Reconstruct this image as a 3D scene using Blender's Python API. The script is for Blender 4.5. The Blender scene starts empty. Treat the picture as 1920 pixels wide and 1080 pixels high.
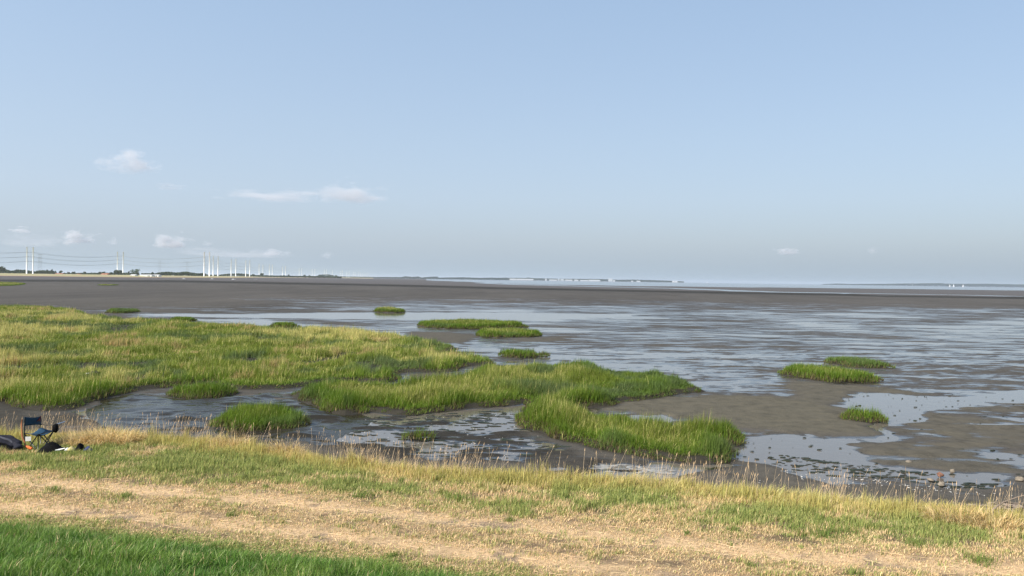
import bpy, math
import numpy as np
from mathutils import Matrix, Vector
R = np.random.default_rng(7)
sc = bpy.context.scene
col = sc.collection

# ------------------------------------------------------------------ camera
F, CX, CY, H = 1478.0, 960.0, 540.0, 5.1
PITCH, ROLL = math.atan(15.6/F), math.radians(0.83)
ROT = Matrix.Rotation(math.pi/2-PITCH, 3, 'X') @ Matrix.Rotation(ROLL, 3, 'Z')
RN = np.array(ROT)
cam = bpy.data.cameras.new('camera'); cam.sensor_width = 36.0; cam.lens = 36.0*F/1920.0
cam.clip_start = 0.1; cam.clip_end = 80000.0
camo = bpy.data.objects.new('camera', cam); col.objects.link(camo)
camo.matrix_world = Matrix.Translation((0, 0, H)) @ ROT.to_4x4()
sc.camera = camo

def ray(px, py): return RN @ np.array([(px-CX)/F, (CY-py)/F, -1.0])
def P(px, py, z=0.0):                       # point of the photograph on the level z
    r = ray(px, py); t = (z-H)/r[2]; return np.array([r[0]*t, r[1]*t, z])
def PD(px, py, d):                          # point of the photograph at distance d
    r = ray(px, py); t = d/r[1]; return np.array([r[0]*t, d, H+r[2]*t])
def proj(x, y, z):
    v = np.stack([np.asarray(x, float), np.asarray(y, float), np.asarray(z, float)-H], -1) @ RN
    w = np.maximum(-v[..., 2], 1e-6)
    return CX+F*v[..., 0]/w, CY-F*v[..., 1]/w

# ------------------------------------------------------------------ noise and polygons
def _h(ix, iy, s):
    n = (ix.astype(np.int64)*374761393 + iy.astype(np.int64)*668265263 + s*974711) & 0xffffffff
    n = ((n ^ (n >> 13))*1274126177) & 0xffffffff
    n = ((n ^ (n >> 15))*2246822519) & 0xffffffff
    return ((n ^ (n >> 16)) & 0xffffff)/float(0xffffff)
def vnoise(x, y, s=0):
    x = np.asarray(x, float); y = np.asarray(y, float)
    ix = np.floor(x); iy = np.floor(y); fx = x-ix; fy = y-iy
    fx = fx*fx*(3-2*fx); fy = fy*fy*(3-2*fy)
    a = _h(ix, iy, s); b = _h(ix+1, iy, s); c = _h(ix, iy+1, s); d = _h(ix+1, iy+1, s)
    return (a*(1-fx)+b*fx)*(1-fy)+(c*(1-fx)+d*fx)*fy
def fbm(x, y, s=0, o=4):
    t = 0; a = .5; w = 0
    for k in range(o):
        t = t+a*vnoise(x*2**k+17.3*k, y*2**k-9.1*k, s+k); w += a; a *= .5
    return t/w
def sm(a, b, x):
    t = np.clip((x-a)/(b-a), 0, 1); return t*t*(3-2*t)
def inside(px, py, poly):
    n = len(poly); r = np.zeros(px.shape, bool)
    for i in range(n):
        x0, y0 = poly[i]; x1, y1 = poly[(i+1) % n]
        if y0 == y1: continue
        c = ((y0 > py) != (y1 > py)) & (px < (x1-x0)*(py-y0)/(y1-y0)+x0)
        r ^= c
    return r
def edist(px, py, poly, closed=True):
    d = np.full(px.shape, 1e9); n = len(poly)
    for i in range(n if closed else n-1):
        x0, y0 = poly[i]; x1, y1 = poly[(i+1) % n]
        dx, dy = x1-x0, y1-y0; L = dx*dx+dy*dy+1e-12
        t = np.clip(((px-x0)*dx+(py-y0)*dy)/L, 0, 1)
        d = np.minimum(d, (px-x0-t*dx)**2+(py-y0-t*dy)**2)
    return np.sqrt(d)
def sdist(px, py, poly):
    d = edist(px, py, poly); return np.where(inside(px, py, poly), d, -d)
def W(pts, z=0.0):                          # outline in the photograph -> outline on the ground
    return np.array([P(p[0], p[1], p[2] if len(p) > 2 else z)[:2] for p in pts])
def smooth_poly(p, it=1):
    for _ in range(it):
        q = np.roll(p, -1, 0); p = np.stack([.75*p+.25*q, .25*p+.75*q], 1).reshape(-1, 2)
    return p

# ------------------------------------------------------------------ objects
def tag(o, label=None, cat=None, group=None, kind=None):
    if label: o['label'] = label
    if cat: o['category'] = cat
    if group: o['group'] = group
    if kind: o['kind'] = kind
    return o
def empty(name, loc, rz=0.0):
    o = bpy.data.objects.new(name, None); col.objects.link(o)
    o.location = loc; o.rotation_euler = (0, 0, rz); o.empty_display_size = .2; return o
def np_mesh(name, V, faces, mat, parent=None, colr=None, smooth=False, mats=None, mi=None):
    """faces: list of (n,k) index arrays"""
    me = bpy.data.meshes.new(name)
    V = np.asarray(V, np.float32); me.vertices.add(len(V)); me.vertices.foreach_set('co', V.ravel())
    faces = [np.asarray(f, np.int32) for f in faces if len(f)]
    nl = sum(f.size for f in faces); nf = sum(len(f) for f in faces)
    me.loops.add(nl); me.polygons.add(nf)
    me.loops.foreach_set('vertex_index', np.concatenate([f.ravel() for f in faces]))
    tot = np.concatenate([np.full(len(f), f.shape[1], np.int32) for f in faces])
    st = np.concatenate([[0], np.cumsum(tot)[:-1]]).astype(np.int32)
    me.polygons.foreach_set('loop_start', st)
    if smooth: me.polygons.foreach_set('use_smooth', np.ones(nf, bool))
    me.update(calc_edges=True)
    if colr is not None:
        a = me.color_attributes.new('Col', 'FLOAT_COLOR', 'POINT')
        c = np.ones((len(V), 4), np.float32); c[:, :3] = colr; a.data.foreach_set('color', c.ravel())
    me.materials.append(mat)
    o = bpy.data.objects.new(name, me); col.objects.link(o)
    if parent: o.parent = parent
    return o
class MB:
    def __init__(s): s.v = []; s.f = []
    def box(s, c, size, rz=0.0, taper=1.0):
        b = len(s.v); cz, sz = math.cos(rz), math.sin(rz)
        for k in (-.5, .5):
            t = 1.0 if k < 0 else taper
            for i, j in ((-.5, -.5), (.5, -.5), (.5, .5), (-.5, .5)):
                x, y = i*size[0]*t, j*size[1]*t
                s.v.append((c[0]+x*cz-y*sz, c[1]+x*sz+y*cz, c[2]+k*size[2]))
        for f in ((0, 3, 2, 1), (4, 5, 6, 7), (0, 1, 5, 4), (1, 2, 6, 5), (2, 3, 7, 6), (3, 0, 4, 7)):
            s.f.append(tuple(b+i for i in f))
        return s
    def tube(s, pts, r, n=8, cap=True):
        pts = [Vector(p) for p in pts]; rs = r if isinstance(r, (list, tuple)) else [r]*len(pts)
        b = len(s.v)
        for i, p in enumerate(pts):
            t = (pts[min(i+1, len(pts)-1)]-pts[max(i-1, 0)]).normalized()
            u = t.cross(Vector((0, 0, 1)) if abs(t.z) < .9 else Vector((0, 1, 0))).normalized(); w = t.cross(u)
            for k in range(n):
                a = 2*math.pi*k/n; q = p+(u*math.cos(a)+w*math.sin(a))*rs[i]; s.v.append(tuple(q))
        for i in range(len(pts)-1):
            for k in range(n):
                s.f.append((b+i*n+k, b+i*n+(k+1) % n, b+(i+1)*n+(k+1) % n, b+(i+1)*n+k))
        if cap:
            s.f.append(tuple(b+k for k in range(n))); e = b+(len(pts)-1)*n
            s.f.append(tuple(e+k for k in reversed(range(n))))
        return s
    def poly(s, vs, fs):
        b = len(s.v); s.v += [tuple(v) for v in vs]; s.f += [tuple(b+i for i in f) for f in fs]; return s
    def blob(s, c, r, seed=0, amp=.25, nu=12, nv=8, flat=0.0):
        b = len(s.v); g = np.random.default_rng(seed); ph = g.random((5, 4))*6.28
        for j in range(nv+1):
            th = math.pi*j/nv
            for i in range(nu):
                a = 2*math.pi*i/nu; d = np.array([math.sin(th)*math.cos(a), math.sin(th)*math.sin(a), math.cos(th)])
                k = 1+amp*sum(math.sin((q+1.3)*(d @ np.cos(ph[q][:3])*2.2)+ph[q][3])/(q+1) for q in range(5))*.6
                z = d[2]*r[2]*k
                if z < 0: z *= (1-flat)
                s.v.append((c[0]+d[0]*r[0]*k, c[1]+d[1]*r[1]*k, c[2]+z))
        for j in range(nv):
            for i in range(nu):
                s.f.append((b+j*nu+i, b+(j+1)*nu+i, b+(j+1)*nu+(i+1) % nu, b+j*nu+(i+1) % nu))
        return s
    def build(s, name, mat, parent=None, smooth=False):
        me = bpy.data.meshes.new(name); me.from_pydata(s.v, [], s.f); me.materials.append(mat); me.update()
        if smooth:
            for p in me.polygons: p.use_smooth = True
        o = bpy.data.objects.new(name, me); col.objects.link(o)
        if parent: o.parent = parent
        return o
def copy_tree(o, parent=None):
    c = o.copy(); col.objects.link(c); c.parent = parent
    for ch in list(o.children): copy_tree(ch, c)
    return c

# ------------------------------------------------------------------ materials
def newmat(name):
    m = bpy.data.materials.new(name); m.use_nodes = True
    nt = m.node_tree; b = nt.nodes['Principled BSDF']; return m, nt, b
def N(nt, t, **k):
    n = nt.nodes.new(t)
    for a, v in k.items(): setattr(n, a, v)
    return n
def noise_node(nt, scale, detail=4, vec=None, rough=.55):
    n = N(nt, 'ShaderNodeTexNoise'); n.inputs['Scale'].default_value = scale
    n.inputs['Detail'].default_value = detail; n.inputs['Roughness'].default_value = rough
    if vec is not None: nt.links.new(vec, n.inputs['Vector'])
    return n
def ramp(nt, fac, stops):
    r = N(nt, 'ShaderNodeValToRGB'); e = r.color_ramp.elements
    while len(e) > 1: e.remove(e[0])
    e[0].position = stops[0][0]; e[0].color = (*stops[0][1], 1)
    for p, c in stops[1:]:
        q = e.new(p); q.color = (*c, 1)
    nt.links.new(fac, r.inputs[0]); return r
def simple(name, c, rough=.6, var=.15, scale=8.0, bump=0.0, spec=.4, metal=0.0, coord='Object'):
    m, nt, b = newmat(name); tc = N(nt, 'ShaderNodeTexCoord')
    n = noise_node(nt, scale, 5, tc.outputs[coord])
    c0 = tuple(x*(1-var) for x in c); c1 = tuple(min(1, x*(1+var)) for x in c)
    r = ramp(nt, n.outputs[0], [(.3, c0), (.7, c1)]); nt.links.new(r.outputs[0], b.inputs['Base Color'])
    b.inputs['Roughness'].default_value = rough; b.inputs['Specular IOR Level'].default_value = spec
    b.inputs['Metallic'].default_value = metal
    if bump:
        bp = N(nt, 'ShaderNodeBump'); bp.inputs['Strength'].default_value = bump; bp.inputs['Distance'].default_value = .02
        nt.links.new(n.outputs[0], bp.inputs['Height']); nt.links.new(bp.outputs[0], b.inputs['Normal'])
    return m
def leaf_mat(name, trans=.35, rough=.55, spec=.25):
    m, nt, b = newmat(name); a = N(nt, 'ShaderNodeAttribute', attribute_name='Col')
    nt.links.new(a.outputs['Color'], b.inputs['Base Color'])
    b.inputs['Roughness'].default_value = rough; b.inputs['Specular IOR Level'].default_value = spec
    t = N(nt, 'ShaderNodeBsdfTranslucent'); nt.links.new(a.outputs['Color'], t.inputs['Color'])
    mx = N(nt, 'ShaderNodeMixShader'); mx.inputs[0].default_value = trans
    nt.links.new(b.outputs[0], mx.inputs[1]); nt.links.new(t.outputs[0], mx.inputs[2])
    nt.links.new(mx.outputs[0], nt.nodes['Material Output'].inputs['Surface']); return m
M_blade = leaf_mat('grass_blades'); M_leaf = leaf_mat('tree_leaves', .2, .7, .1)
M_straw = leaf_mat('dry_stems', .25, .6, .2)

def ground_mat():
    m, nt, b = newmat('turf_soil'); a = N(nt, 'ShaderNodeAttribute', attribute_name='Col')
    g = N(nt, 'ShaderNodeNewGeometry')
    n = noise_node(nt, 14, 8, g.outputs['Position'], .7); n2 = noise_node(nt, 90, 3, g.outputs['Position'])
    ad = N(nt, 'ShaderNodeMath', operation='ADD'); nt.links.new(n.outputs[0], ad.inputs[0]); nt.links.new(n2.outputs[0], ad.inputs[1])
    r = ramp(nt, ad.outputs[0], [(.30, (.45, .42, .40)), (.5, (.95, .95, .95)), (.70, (1.35, 1.32, 1.25))])
    r.color_ramp.elements[0].position = .35
    mm = N(nt, 'ShaderNodeMath', operation='MULTIPLY'); mm.inputs[1].default_value = .5
    nt.links.new(ad.outputs[0], mm.inputs[0]); nt.links.new(mm.outputs[0], r.inputs[0])
    mx = N(nt, 'ShaderNodeMix', data_type='RGBA', blend_type='MULTIPLY'); mx.inputs[0].default_value = 1
    nt.links.new(a.outputs['Color'], mx.inputs[6]); nt.links.new(r.outputs[0], mx.inputs[7])
    nt.links.new(mx.outputs[2], b.inputs['Base Color']); b.inputs['Roughness'].default_value = .9
    b.inputs['Specular IOR Level'].default_value = .15
    bp = N(nt, 'ShaderNodeBump'); bp.inputs['Strength'].default_value = .8; bp.inputs['Distance'].default_value = .03
    nt.links.new(ad.outputs[0], bp.inputs['Height']); nt.links.new(bp.outputs[0], b.inputs['Normal']); return m
M_ground = ground_mat()

def mud_mat():
    m, nt, b = newmat('wet_mud'); a = N(nt, 'ShaderNodeAttribute', attribute_name='Col')
    g = N(nt, 'ShaderNodeNewGeometry'); sp = N(nt, 'ShaderNodeSeparateXYZ'); nt.links.new(g.outputs['Position'], sp.inputs[0])
    n = noise_node(nt, 1.6, 9, g.outputs['Position'], .72)
    n3 = noise_node(nt, 11.0, 6, g.outputs['Position'], .7)
    mp = N(nt, 'ShaderNodeMapping'); mp.inputs['Scale'].default_value = (.30, 1.05, 1); mp.inputs['Rotation'].default_value = (0, 0, .05)
    nt.links.new(g.outputs['Position'], mp.inputs[0]); n4 = noise_node(nt, 1.0, 10, mp.outputs[0], .68)
    # a film of water lies on whatever is only a centimetre or two above the water level
    k = N(nt, 'ShaderNodeMath', operation='MULTIPLY_ADD'); k.inputs[1].default_value = .105; k.inputs[2].default_value = -.0525
    nt.links.new(n4.outputs[0], k.inputs[0])
    zz = N(nt, 'ShaderNodeMath', operation='ADD'); nt.links.new(sp.outputs[2], zz.inputs[0]); nt.links.new(k.outputs[0], zz.inputs[1])
    dry = N(nt, 'ShaderNodeMapRange'); dry.inputs['From Min'].default_value = .004; dry.inputs['From Max'].default_value = .022
    nt.links.new(zz.outputs[0], dry.inputs['Value'])
    r = ramp(nt, n.outputs[0], [(.30, (.62, .62, .62)), (.5, (1, 1, 1)), (.72, (1.25, 1.23, 1.2))])
    mx = N(nt, 'ShaderNodeMix', data_type='RGBA', blend_type='MULTIPLY'); mx.inputs[0].default_value = 1
    nt.links.new(a.outputs['Color'], mx.inputs[6]); nt.links.new(r.outputs[0], mx.inputs[7])
    wet = N(nt, 'ShaderNodeMix', data_type='RGBA', blend_type='MULTIPLY'); wet.inputs[7].default_value = (.62, .60, .58, 1)
    iv = N(nt, 'ShaderNodeMath', operation='SUBTRACT'); iv.inputs[0].default_value = 1; nt.links.new(dry.outputs[0], iv.inputs[1])
    nt.links.new(iv.outputs[0], wet.inputs[0]); nt.links.new(mx.outputs[2], wet.inputs[6])
    nt.links.new(wet.outputs[2], b.inputs['Base Color'])
    rr = N(nt, 'ShaderNodeMapRange'); rr.inputs['To Min'].default_value = .15; rr.inputs['To Max'].default_value = .85
    nt.links.new(dry.outputs[0], rr.inputs['Value']); nt.links.new(rr.outputs[0], b.inputs['Roughness'])
    ss = N(nt, 'ShaderNodeMapRange'); ss.inputs['To Min'].default_value = .55; ss.inputs['To Max'].default_value = .12
    nt.links.new(dry.outputs[0], ss.inputs['Value']); nt.links.new(ss.outputs[0], b.inputs['Specular IOR Level'])
    bp = N(nt, 'ShaderNodeBump'); bp.inputs['Strength'].default_value = .5; bp.inputs['Distance'].default_value = .03
    nt.links.new(dry.outputs[0], bp.inputs['Strength'])
    nt.links.new(n3.outputs[0], bp.inputs['Height']); nt.links.new(bp.outputs[0], b.inputs['Normal']); return m
M_mud = mud_mat()

def water_mat(name, base, scale, dist, rough=.03, stretch=(1, 1, 1), ior=1.36):
    m, nt, b = newmat(name); g = N(nt, 'ShaderNodeNewGeometry')
    mp = N(nt, 'ShaderNodeMapping'); mp.inputs['Scale'].default_value = stretch
    nt.links.new(g.outputs['Position'], mp.inputs[0])
    n = noise_node(nt, scale, 3, mp.outputs[0]); n2 = noise_node(nt, scale*.13, 2, g.outputs['Position'])
    ml = N(nt, 'ShaderNodeMath', operation='MULTIPLY'); nt.links.new(n.outputs[0], ml.inputs[0]); nt.links.new(n2.outputs[0], ml.inputs[1])
    b.inputs['Base Color'].default_value = (*base, 1); b.inputs['Roughness'].default_value = rough
    b.inputs['IOR'].default_value = ior
    bp = N(nt, 'ShaderNodeBump'); bp.inputs['Strength'].default_value = 1; bp.inputs['Distance'].default_value = dist
    nt.links.new(ml.outputs[0], bp.inputs['Height']); nt.links.new(bp.outputs[0], b.inputs['Normal']); return m
M_water = water_mat('shallow_water', (.13, .115, .095), 2.2, .012, .05, (1, 1, 1), 1.31)
M_creek = water_mat('rippled_creek_water', (.026, .023, .016), 9.0, .02, .05, (.6, 1.0, 1), 1.17)
M_sea = water_mat('sea_water', (.10, .135, .17), .35, .25, .1)

# ------------------------------------------------------------------ the bank: lines across it
def line(pts, z):
    q = np.array([P(x, y, z)[:2] for x, y in pts]); return q[np.argsort(q[:, 0])]
def ev(q, x):
    y = np.interp(x, q[:, 0], q[:, 1])
    sl = (q[1, 1]-q[0, 1])/(q[1, 0]-q[0, 0]); sr = (q[-1, 1]-q[-2, 1])/(q[-1, 0]-q[-2, 0])
    y = np.where(x < q[0, 0], q[0, 1]+(x-q[0, 0])*sl, y)
    return np.where(x > q[-1, 0], q[-1, 1]+(x-q[-1, 0])*sr, y)
ZB = 0.8
EDGE = line([(0, 815), (200, 817), (400, 831), (600, 860), (800, 885), (960, 893), (1100, 900), (1300, 915), (1500, 936), (1750, 957), (1920, 972)], ZB)
GRN = line([(0, 986), (300, 1018), (600, 1054), (800, 1078), (900, 1092)], ZB)
RUT1 = line([(0, 898), (480, 936), (960, 985), (1440, 1035), (1920, 1072)], ZB)
RUT2 = line([(0, 946), (480, 986), (960, 1043), (1200, 1073)], ZB)
def zone(x, y):
    wob = (fbm(x*.5, y*.5, 3)-.5)*1.3 + (fbm(x*2.2, y*2.2, 5)-.5)*.5
    return (ev(EDGE, x)+wob*.45-y, y-ev(GRN, x)+wob*.45, y-ev(RUT1, x)+wob*.25, y-ev(RUT2, x)+wob*.25)
def bank_z(x, y):
    e = ev(EDGE, x)-y+(fbm(x*.5, y*.5, 3)-.5)*.6; g = ev(GRN, x)-y
    z = ZB + (fbm(x*.8, y*.8, 11)-.5)*.10 + (fbm(x*3, y*3, 12)-.5)*.05
    z = z + np.clip(g, 0, 11.5)*.225*sm(-.2, 1.2, g)
    r1 = y-ev(RUT1, x); r2 = y-ev(RUT2, x)
    z = z - .05*np.exp(-(r1/.28)**2) - .05*np.exp(-(r2/.28)**2)
    z = np.where(e < 0, z+e*.62, z)
    return np.maximum(z, -.3)
GREEN = np.array([.070, .165, .022]); OLIVE = np.array([.27, .31, .085]); STRAW = np.array([.70, .55, .29])
TAN = np.array([.84, .61, .35]); GOLD = np.array([.64, .50, .24]); SOIL = np.array([.62, .44, .255])
def mixc(a, b, t): return a+(b-a)*np.clip(t, 0, 1)[..., None]

x = np.arange(-34, 30.01, .11); y = np.arange(-4, 25.5, .11)
gx, gy = np.meshgrid(x, y); gz = bank_z(gx, gy)
e, g, r1, r2 = zone(gx, gy)
pat = fbm(gx*.9, gy*1.8, 21, 5)
c = mixc(np.broadcast_to(SOIL*.62, gx.shape+(3,)), OLIVE*.8, sm(.45, .62, pat)*sm(.4, 1.2, r1))
c = mixc(c, np.broadcast_to(GREEN*.55, c.shape), sm(.3, -.7, g))
rut = np.maximum(np.exp(-(r1/.42)**2), np.exp(-(r2/.42)**2))*sm(-.1, .3, g)
c = mixc(c, np.broadcast_to(SOIL*1.05, c.shape), rut*sm(.25, .5, fbm(gx*1.2, gy*3, 33)+.15))
spot = fbm(gx*1.9, gy*4.2, 36, 4); c = mixc(c, np.broadcast_to(np.array([.27, .205, .15]), c.shape), sm(.58, .66, spot)*rut*.9)
c = mixc(c, np.broadcast_to(np.array([.13, .095, .06]), c.shape), sm(.62, .68, fbm(gx*2.6, gy*4.0, 37, 4))*(1-rut)*.8)
c = mixc(c, np.broadcast_to(np.array([.12, .09, .065]), c.shape), sm(-.1, -.6, e))
ny, nx = gx.shape
idx = np.arange(nx*ny).reshape(ny, nx)
quads = np.stack([idx[:-1, :-1], idx[:-1, 1:], idx[1:, 1:], idx[1:, :-1]], -1).reshape(-1, 4)
onrut = ((rut > .45))[:-1, :-1].ravel()
V = np.stack([gx, gy, gz], -1).reshape(-1, 3); C = c.reshape(-1, 3)
def submesh(name, q, mat, **k):
    u, inv = np.unique(q.ravel(), return_inverse=True)
    return np_mesh(name, V[u], [inv.reshape(-1, 4)], mat, colr=C[u], smooth=True, **k)
tag(submesh('ground', quads[~onrut], M_ground), 'grassy dike slope and flat verge above the mud', 'ground', kind='structure')
tag(submesh('dirt_track', quads[onrut], M_ground), 'two worn tan wheel ruts along the verge', 'track', kind='structure')

# ------------------------------------------------------------------ blades
def blades(name, p, h, w, bend, colr, mat=None, parent=None, mid=.55, tip=None):
    n = len(p); az = R.random(n)*math.pi; sd = np.stack([np.cos(az), np.sin(az), np.zeros(n)], -1)*(w*.5)[:, None]
    up = np.array([0, 0, 1.0]); b3 = np.concatenate([bend, np.zeros((n, 1))], 1)
    hh = h[:, None]; m = p+up*hh*mid+b3*.32
    fall = np.linalg.norm(bend, axis=1)[:, None]
    t = p+up*np.maximum(hh-fall*fall/(2.2*hh+1e-6), hh*.35)+b3
    V = np.stack([p-sd, p+sd, m-sd*.8, m+sd*.8, t], 1).reshape(-1, 3)
    b = np.arange(n)*5
    q = np.stack([b, b+1, b+3, b+2], -1); tr = np.stack([b+2, b+3, b+4], -1)
    return np_mesh(name, V, [q, tr], mat or M_blade, parent, np.repeat(colr, 5, 0))
def bendv(n, s, bias=(.3, .1)):
    a = R.random(n)*2*math.pi; k = R.random(n)**.7*s
    return np.stack([np.cos(a)*k+bias[0]*s, np.sin(a)*k+bias[1]*s], -1)
def jit(c, s=.18, hue=.06):
    n = len(c); return np.clip(c*(1+(R.random((n, 1))-.5)*2*s)*(1+(R.random((n, 3))-.5)*2*hue), 0, 1)
def scatter(x0, x1, y0, y1, dens):
    n = int((x1-x0)*(y1-y0)*dens); return x0+R.random(n)*(x1-x0), y0+R.random(n)*(y1-y0)
def inview(x, y, m=1.6, z=.8):
    return np.abs(x) < y*.66+m

# lush grass on the foot of the dike
X, Y = scatter(-12, 4, 5.5, 16, 2900); e, g, r1, r2 = zone(X, Y)
k = (g < .9) & inview(X, Y, 1.2) & (R.random(len(X)) < sm(.95, -.35, g+.5*(fbm(X*1.6, Y*1.6, 46)-.5))); px, py = proj(X, Y, bank_z(X, Y))
k &= py < 1150
X, Y, g = X[k], Y[k], g[k]; n = len(X); t = fbm(X*1.1, Y*1.1, 41)
c = mixc(np.broadcast_to(GREEN, (n, 3)), np.array([.17, .27, .05]), sm(.35, .7, t)*.8+R.random(n)*.6-.2)
pale = R.random(n) < .10; c[pale] = np.array([.30, .38, .15])
c = mixc(c, OLIVE*1.1, sm(-.7, .7, g)*.95)
dead = R.random(n) < .035+.35*sm(-.3, .8, g); c[dead] = STRAW*.9
cl = fbm(X*3.1, Y*3.1, 43, 2); hh = (.09+.16*R.random(n)**1.4)*(.45+.6*t+.6*cl)*(1-.70*sm(-.8, .5, g)); da = fbm(X*2.4, Y*2.4, 44, 2)*14
tag(blades('dike_grass', np.stack([X, Y, bank_z(X, Y)-.01], -1), hh, .0080+.0085*R.random(n), bendv(n, .14)+np.stack([np.cos(da), np.sin(da)], -1)*.07, jit(c, .38)),
    'lush dark green grass on the dike foot at the lower left', 'grass', kind='stuff')

# short dry turf between and around the ruts, then greener turf
X, Y = scatter(-19, 13, 9, 22.5, 2300); e, g, r1, r2 = zone(X, Y); k = (g > -.45) & (e > .05) & inview(X, Y)
rut = np.maximum(np.exp(-(r1/.36)**2), np.exp(-(r2/.36)**2))
bare = sm(.42, .62, fbm(X*1.5, Y*3.2, 51, 5))
k &= R.random(len(X)) < (1-.68*rut)*(1-.45*bare*(r1 < .6))*(1-.75*sm(.62, .68, fbm(X*2.6, Y*4.0, 37, 4)))
X, Y, e, g, r1, r2 = [a[k] for a in (X, Y, e, g, r1, r2)]; n = len(X)
t = fbm(X*.8, Y*1.5, 55, 4); t2 = fbm(X*3, Y*4.5, 56, 3); tb = sm(.25, 1.5, r1+(t-.5)*1.6+(X*-.02))
c = mixc(np.broadcast_to(TAN, (n, 3)), STRAW*.85, R.random(n))
gmix = np.clip(.13+.40*sm(.54, .66, t2)+.35*sm(.8, -.2, g)+tb*.85*sm(.28, .55, t+.08*(t2-.5)), 0, 1)
isg = R.random(n) < gmix
gc = mixc(np.broadcast_to(np.array([.17, .235, .06]), (n, 3)), np.array([.46, .46, .16]), R.random(n)*1.2-.1)
c = np.where(isg[:, None], gc, c); c = mixc(c, np.broadcast_to(np.array([.58, .48, .17]), (n, 3)), sm(1.3, .35, e)*.7)
hh = (.025+.035*R.random(n))*(1+tb*1.2*(.5+t))*(1+sm(.6, .72, t2)*.8)*(1+1.4*sm(1.2, .3, e)*R.random(n))
hh *= 1+.6*sm(.35, -.2, g)
tag(blades('verge_grass', np.stack([X, Y, bank_z(X, Y)-.005], -1), hh, .006+.007*R.random(n), bendv(n, .06), jit(c, .38)),
    'short dry and green turf along the track on the verge', 'grass', kind='stuff')

# tufts of darker grass on the verge
tx, ty = scatter(-15, 11, 9.5, 20, .42); e, g, r1, r2 = zone(tx, ty)
k = (e > .5) & (g > .3) & (np.abs(r1) > .3) & (np.abs(r2) > .3); tx, ty, r1 = tx[k], ty[k], r1[k]
pts = [P(*q, ZB) for q in ((225, 868), (180, 862), (1495, 998), (1595, 1000), (860, 935), (1715, 1022), (1410, 925), (1840, 1052), (1560, 985))]
tx = np.concatenate([tx, [p[0] for p in pts]]); ty = np.concatenate([ty, [p[1] for p in pts]])
sz = np.concatenate([.05+.12*R.random(len(r1))**2, np.full(len(pts), .17)])
rep = (sz*900).astype(int)+8; ii = np.repeat(np.arange(len(tx)), rep); n = len(ii)
X = tx[ii]+R.normal(size=n)*sz[ii]*.7; Y = ty[ii]+R.normal(size=n)*sz[ii]*.55
c = mixc(np.broadcast_to(np.array([.12, .20, .04]), (n, 3)), OLIVE, R.random(n))
tag(blades('grass_tufts', np.stack([X, Y, bank_z(X, Y)-.005], -1), .05+sz[ii]*.7*R.random(n)+.02, .006+.004*R.random(n), bendv(n, .08), jit(c)),
    'darker green tufts scattered over the verge turf', 'grass', kind='stuff')

# tall golden grass on the edge of the bank
X, Y = scatter(-19, 13, 12, 24, 1500); e, g, r1, r2 = zone(X, Y); k = (e > -.75) & (e < 1.0) & inview(X, Y)
t = fbm(X*.7, Y*.7, 61, 4); k &= R.random(len(X)) < sm(1.0, .15, e)*sm(-.75, -.3, e)*(.12+1.1*sm(.36, .62, t))
X, Y, e, t = X[k], Y[k], e[k], t[k]; n = len(X); px, _ = proj(X, Y, bank_z(X, Y))
yel = np.array([.58, .53, .22]); c = mixc(np.broadcast_to(GOLD, (n, 3)), STRAW*1.05, R.random(n)*.7+.3*sm(.5, .7, t))
ywt = np.clip(np.exp(-((px-1560)/180)**2)+.45*np.exp(-((px-1150)/200)**2)+.25, 0, 1)
c = np.where((R.random(n) < ywt*.8)[:, None], yel*(.8+.4*R.random((n, 1))), c)
hh = (.08+.22*R.random(n)**1.7)*(.30+1.25*t)*(.55+.45*sm(.9, .1, e))
tag(blades('bank_grass', np.stack([X, Y, bank_z(X, Y)-.01], -1), hh, .006+.007*R.random(n), bendv(n, .18, (.45, 0)), jit(c, .30)),
    'tall golden dry grass along the top of the bank', 'grass', kind='stuff')
# the big straw clump behind the chair and its smaller neighbours
P0 = []
for (qx, qy, rad, hgt, cnt) in ((160, 834, .45, .36, 800), (205, 832, .5, .46, 1100), (240, 828, .4, .34, 500), (130, 832, .4, .25, 300), (1790, 976, .4, .32, 500), (1860, 988, .45, .30, 450), (690, 868, .3, .4, 350), (830, 880, .25, .42, 350), (1050, 888, .35, .42, 450), (440, 838, .35, .40, 420), (540, 850, .3, .42, 420)):
    p = P(qx, qy, ZB); a = R.random(cnt)*6.28; rr = np.sqrt(R.random(cnt))*rad
    P0.append(np.stack([p[0]+np.cos(a)*rr*1.3, p[1]+np.sin(a)*rr*.8, np.full(cnt, hgt), np.cos(a)*.3*hgt*2, np.sin(a)*.25*hgt*2], -1))
P0 = np.concatenate(P0); n = len(P0); c = mixc(np.broadcast_to(np.array([.58, .42, .17]), (n, 3)), STRAW*1.1, R.random(n))
tag(blades('straw_tussocks', np.stack([P0[:, 0], P0[:, 1], bank_z(P0[:, 0], P0[:, 1])-.01], -1), P0[:, 2]*(.5+.7*R.random(n)), .008+.008*R.random(n),
    P0[:, 3:]*(.5+1.5*R.random((n, 1)))+R.normal(size=(n, 2))*.12, jit(c, .38)), 'straw coloured drooping tussocks on the bank beside the chair', 'grass', kind='stuff')
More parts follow.
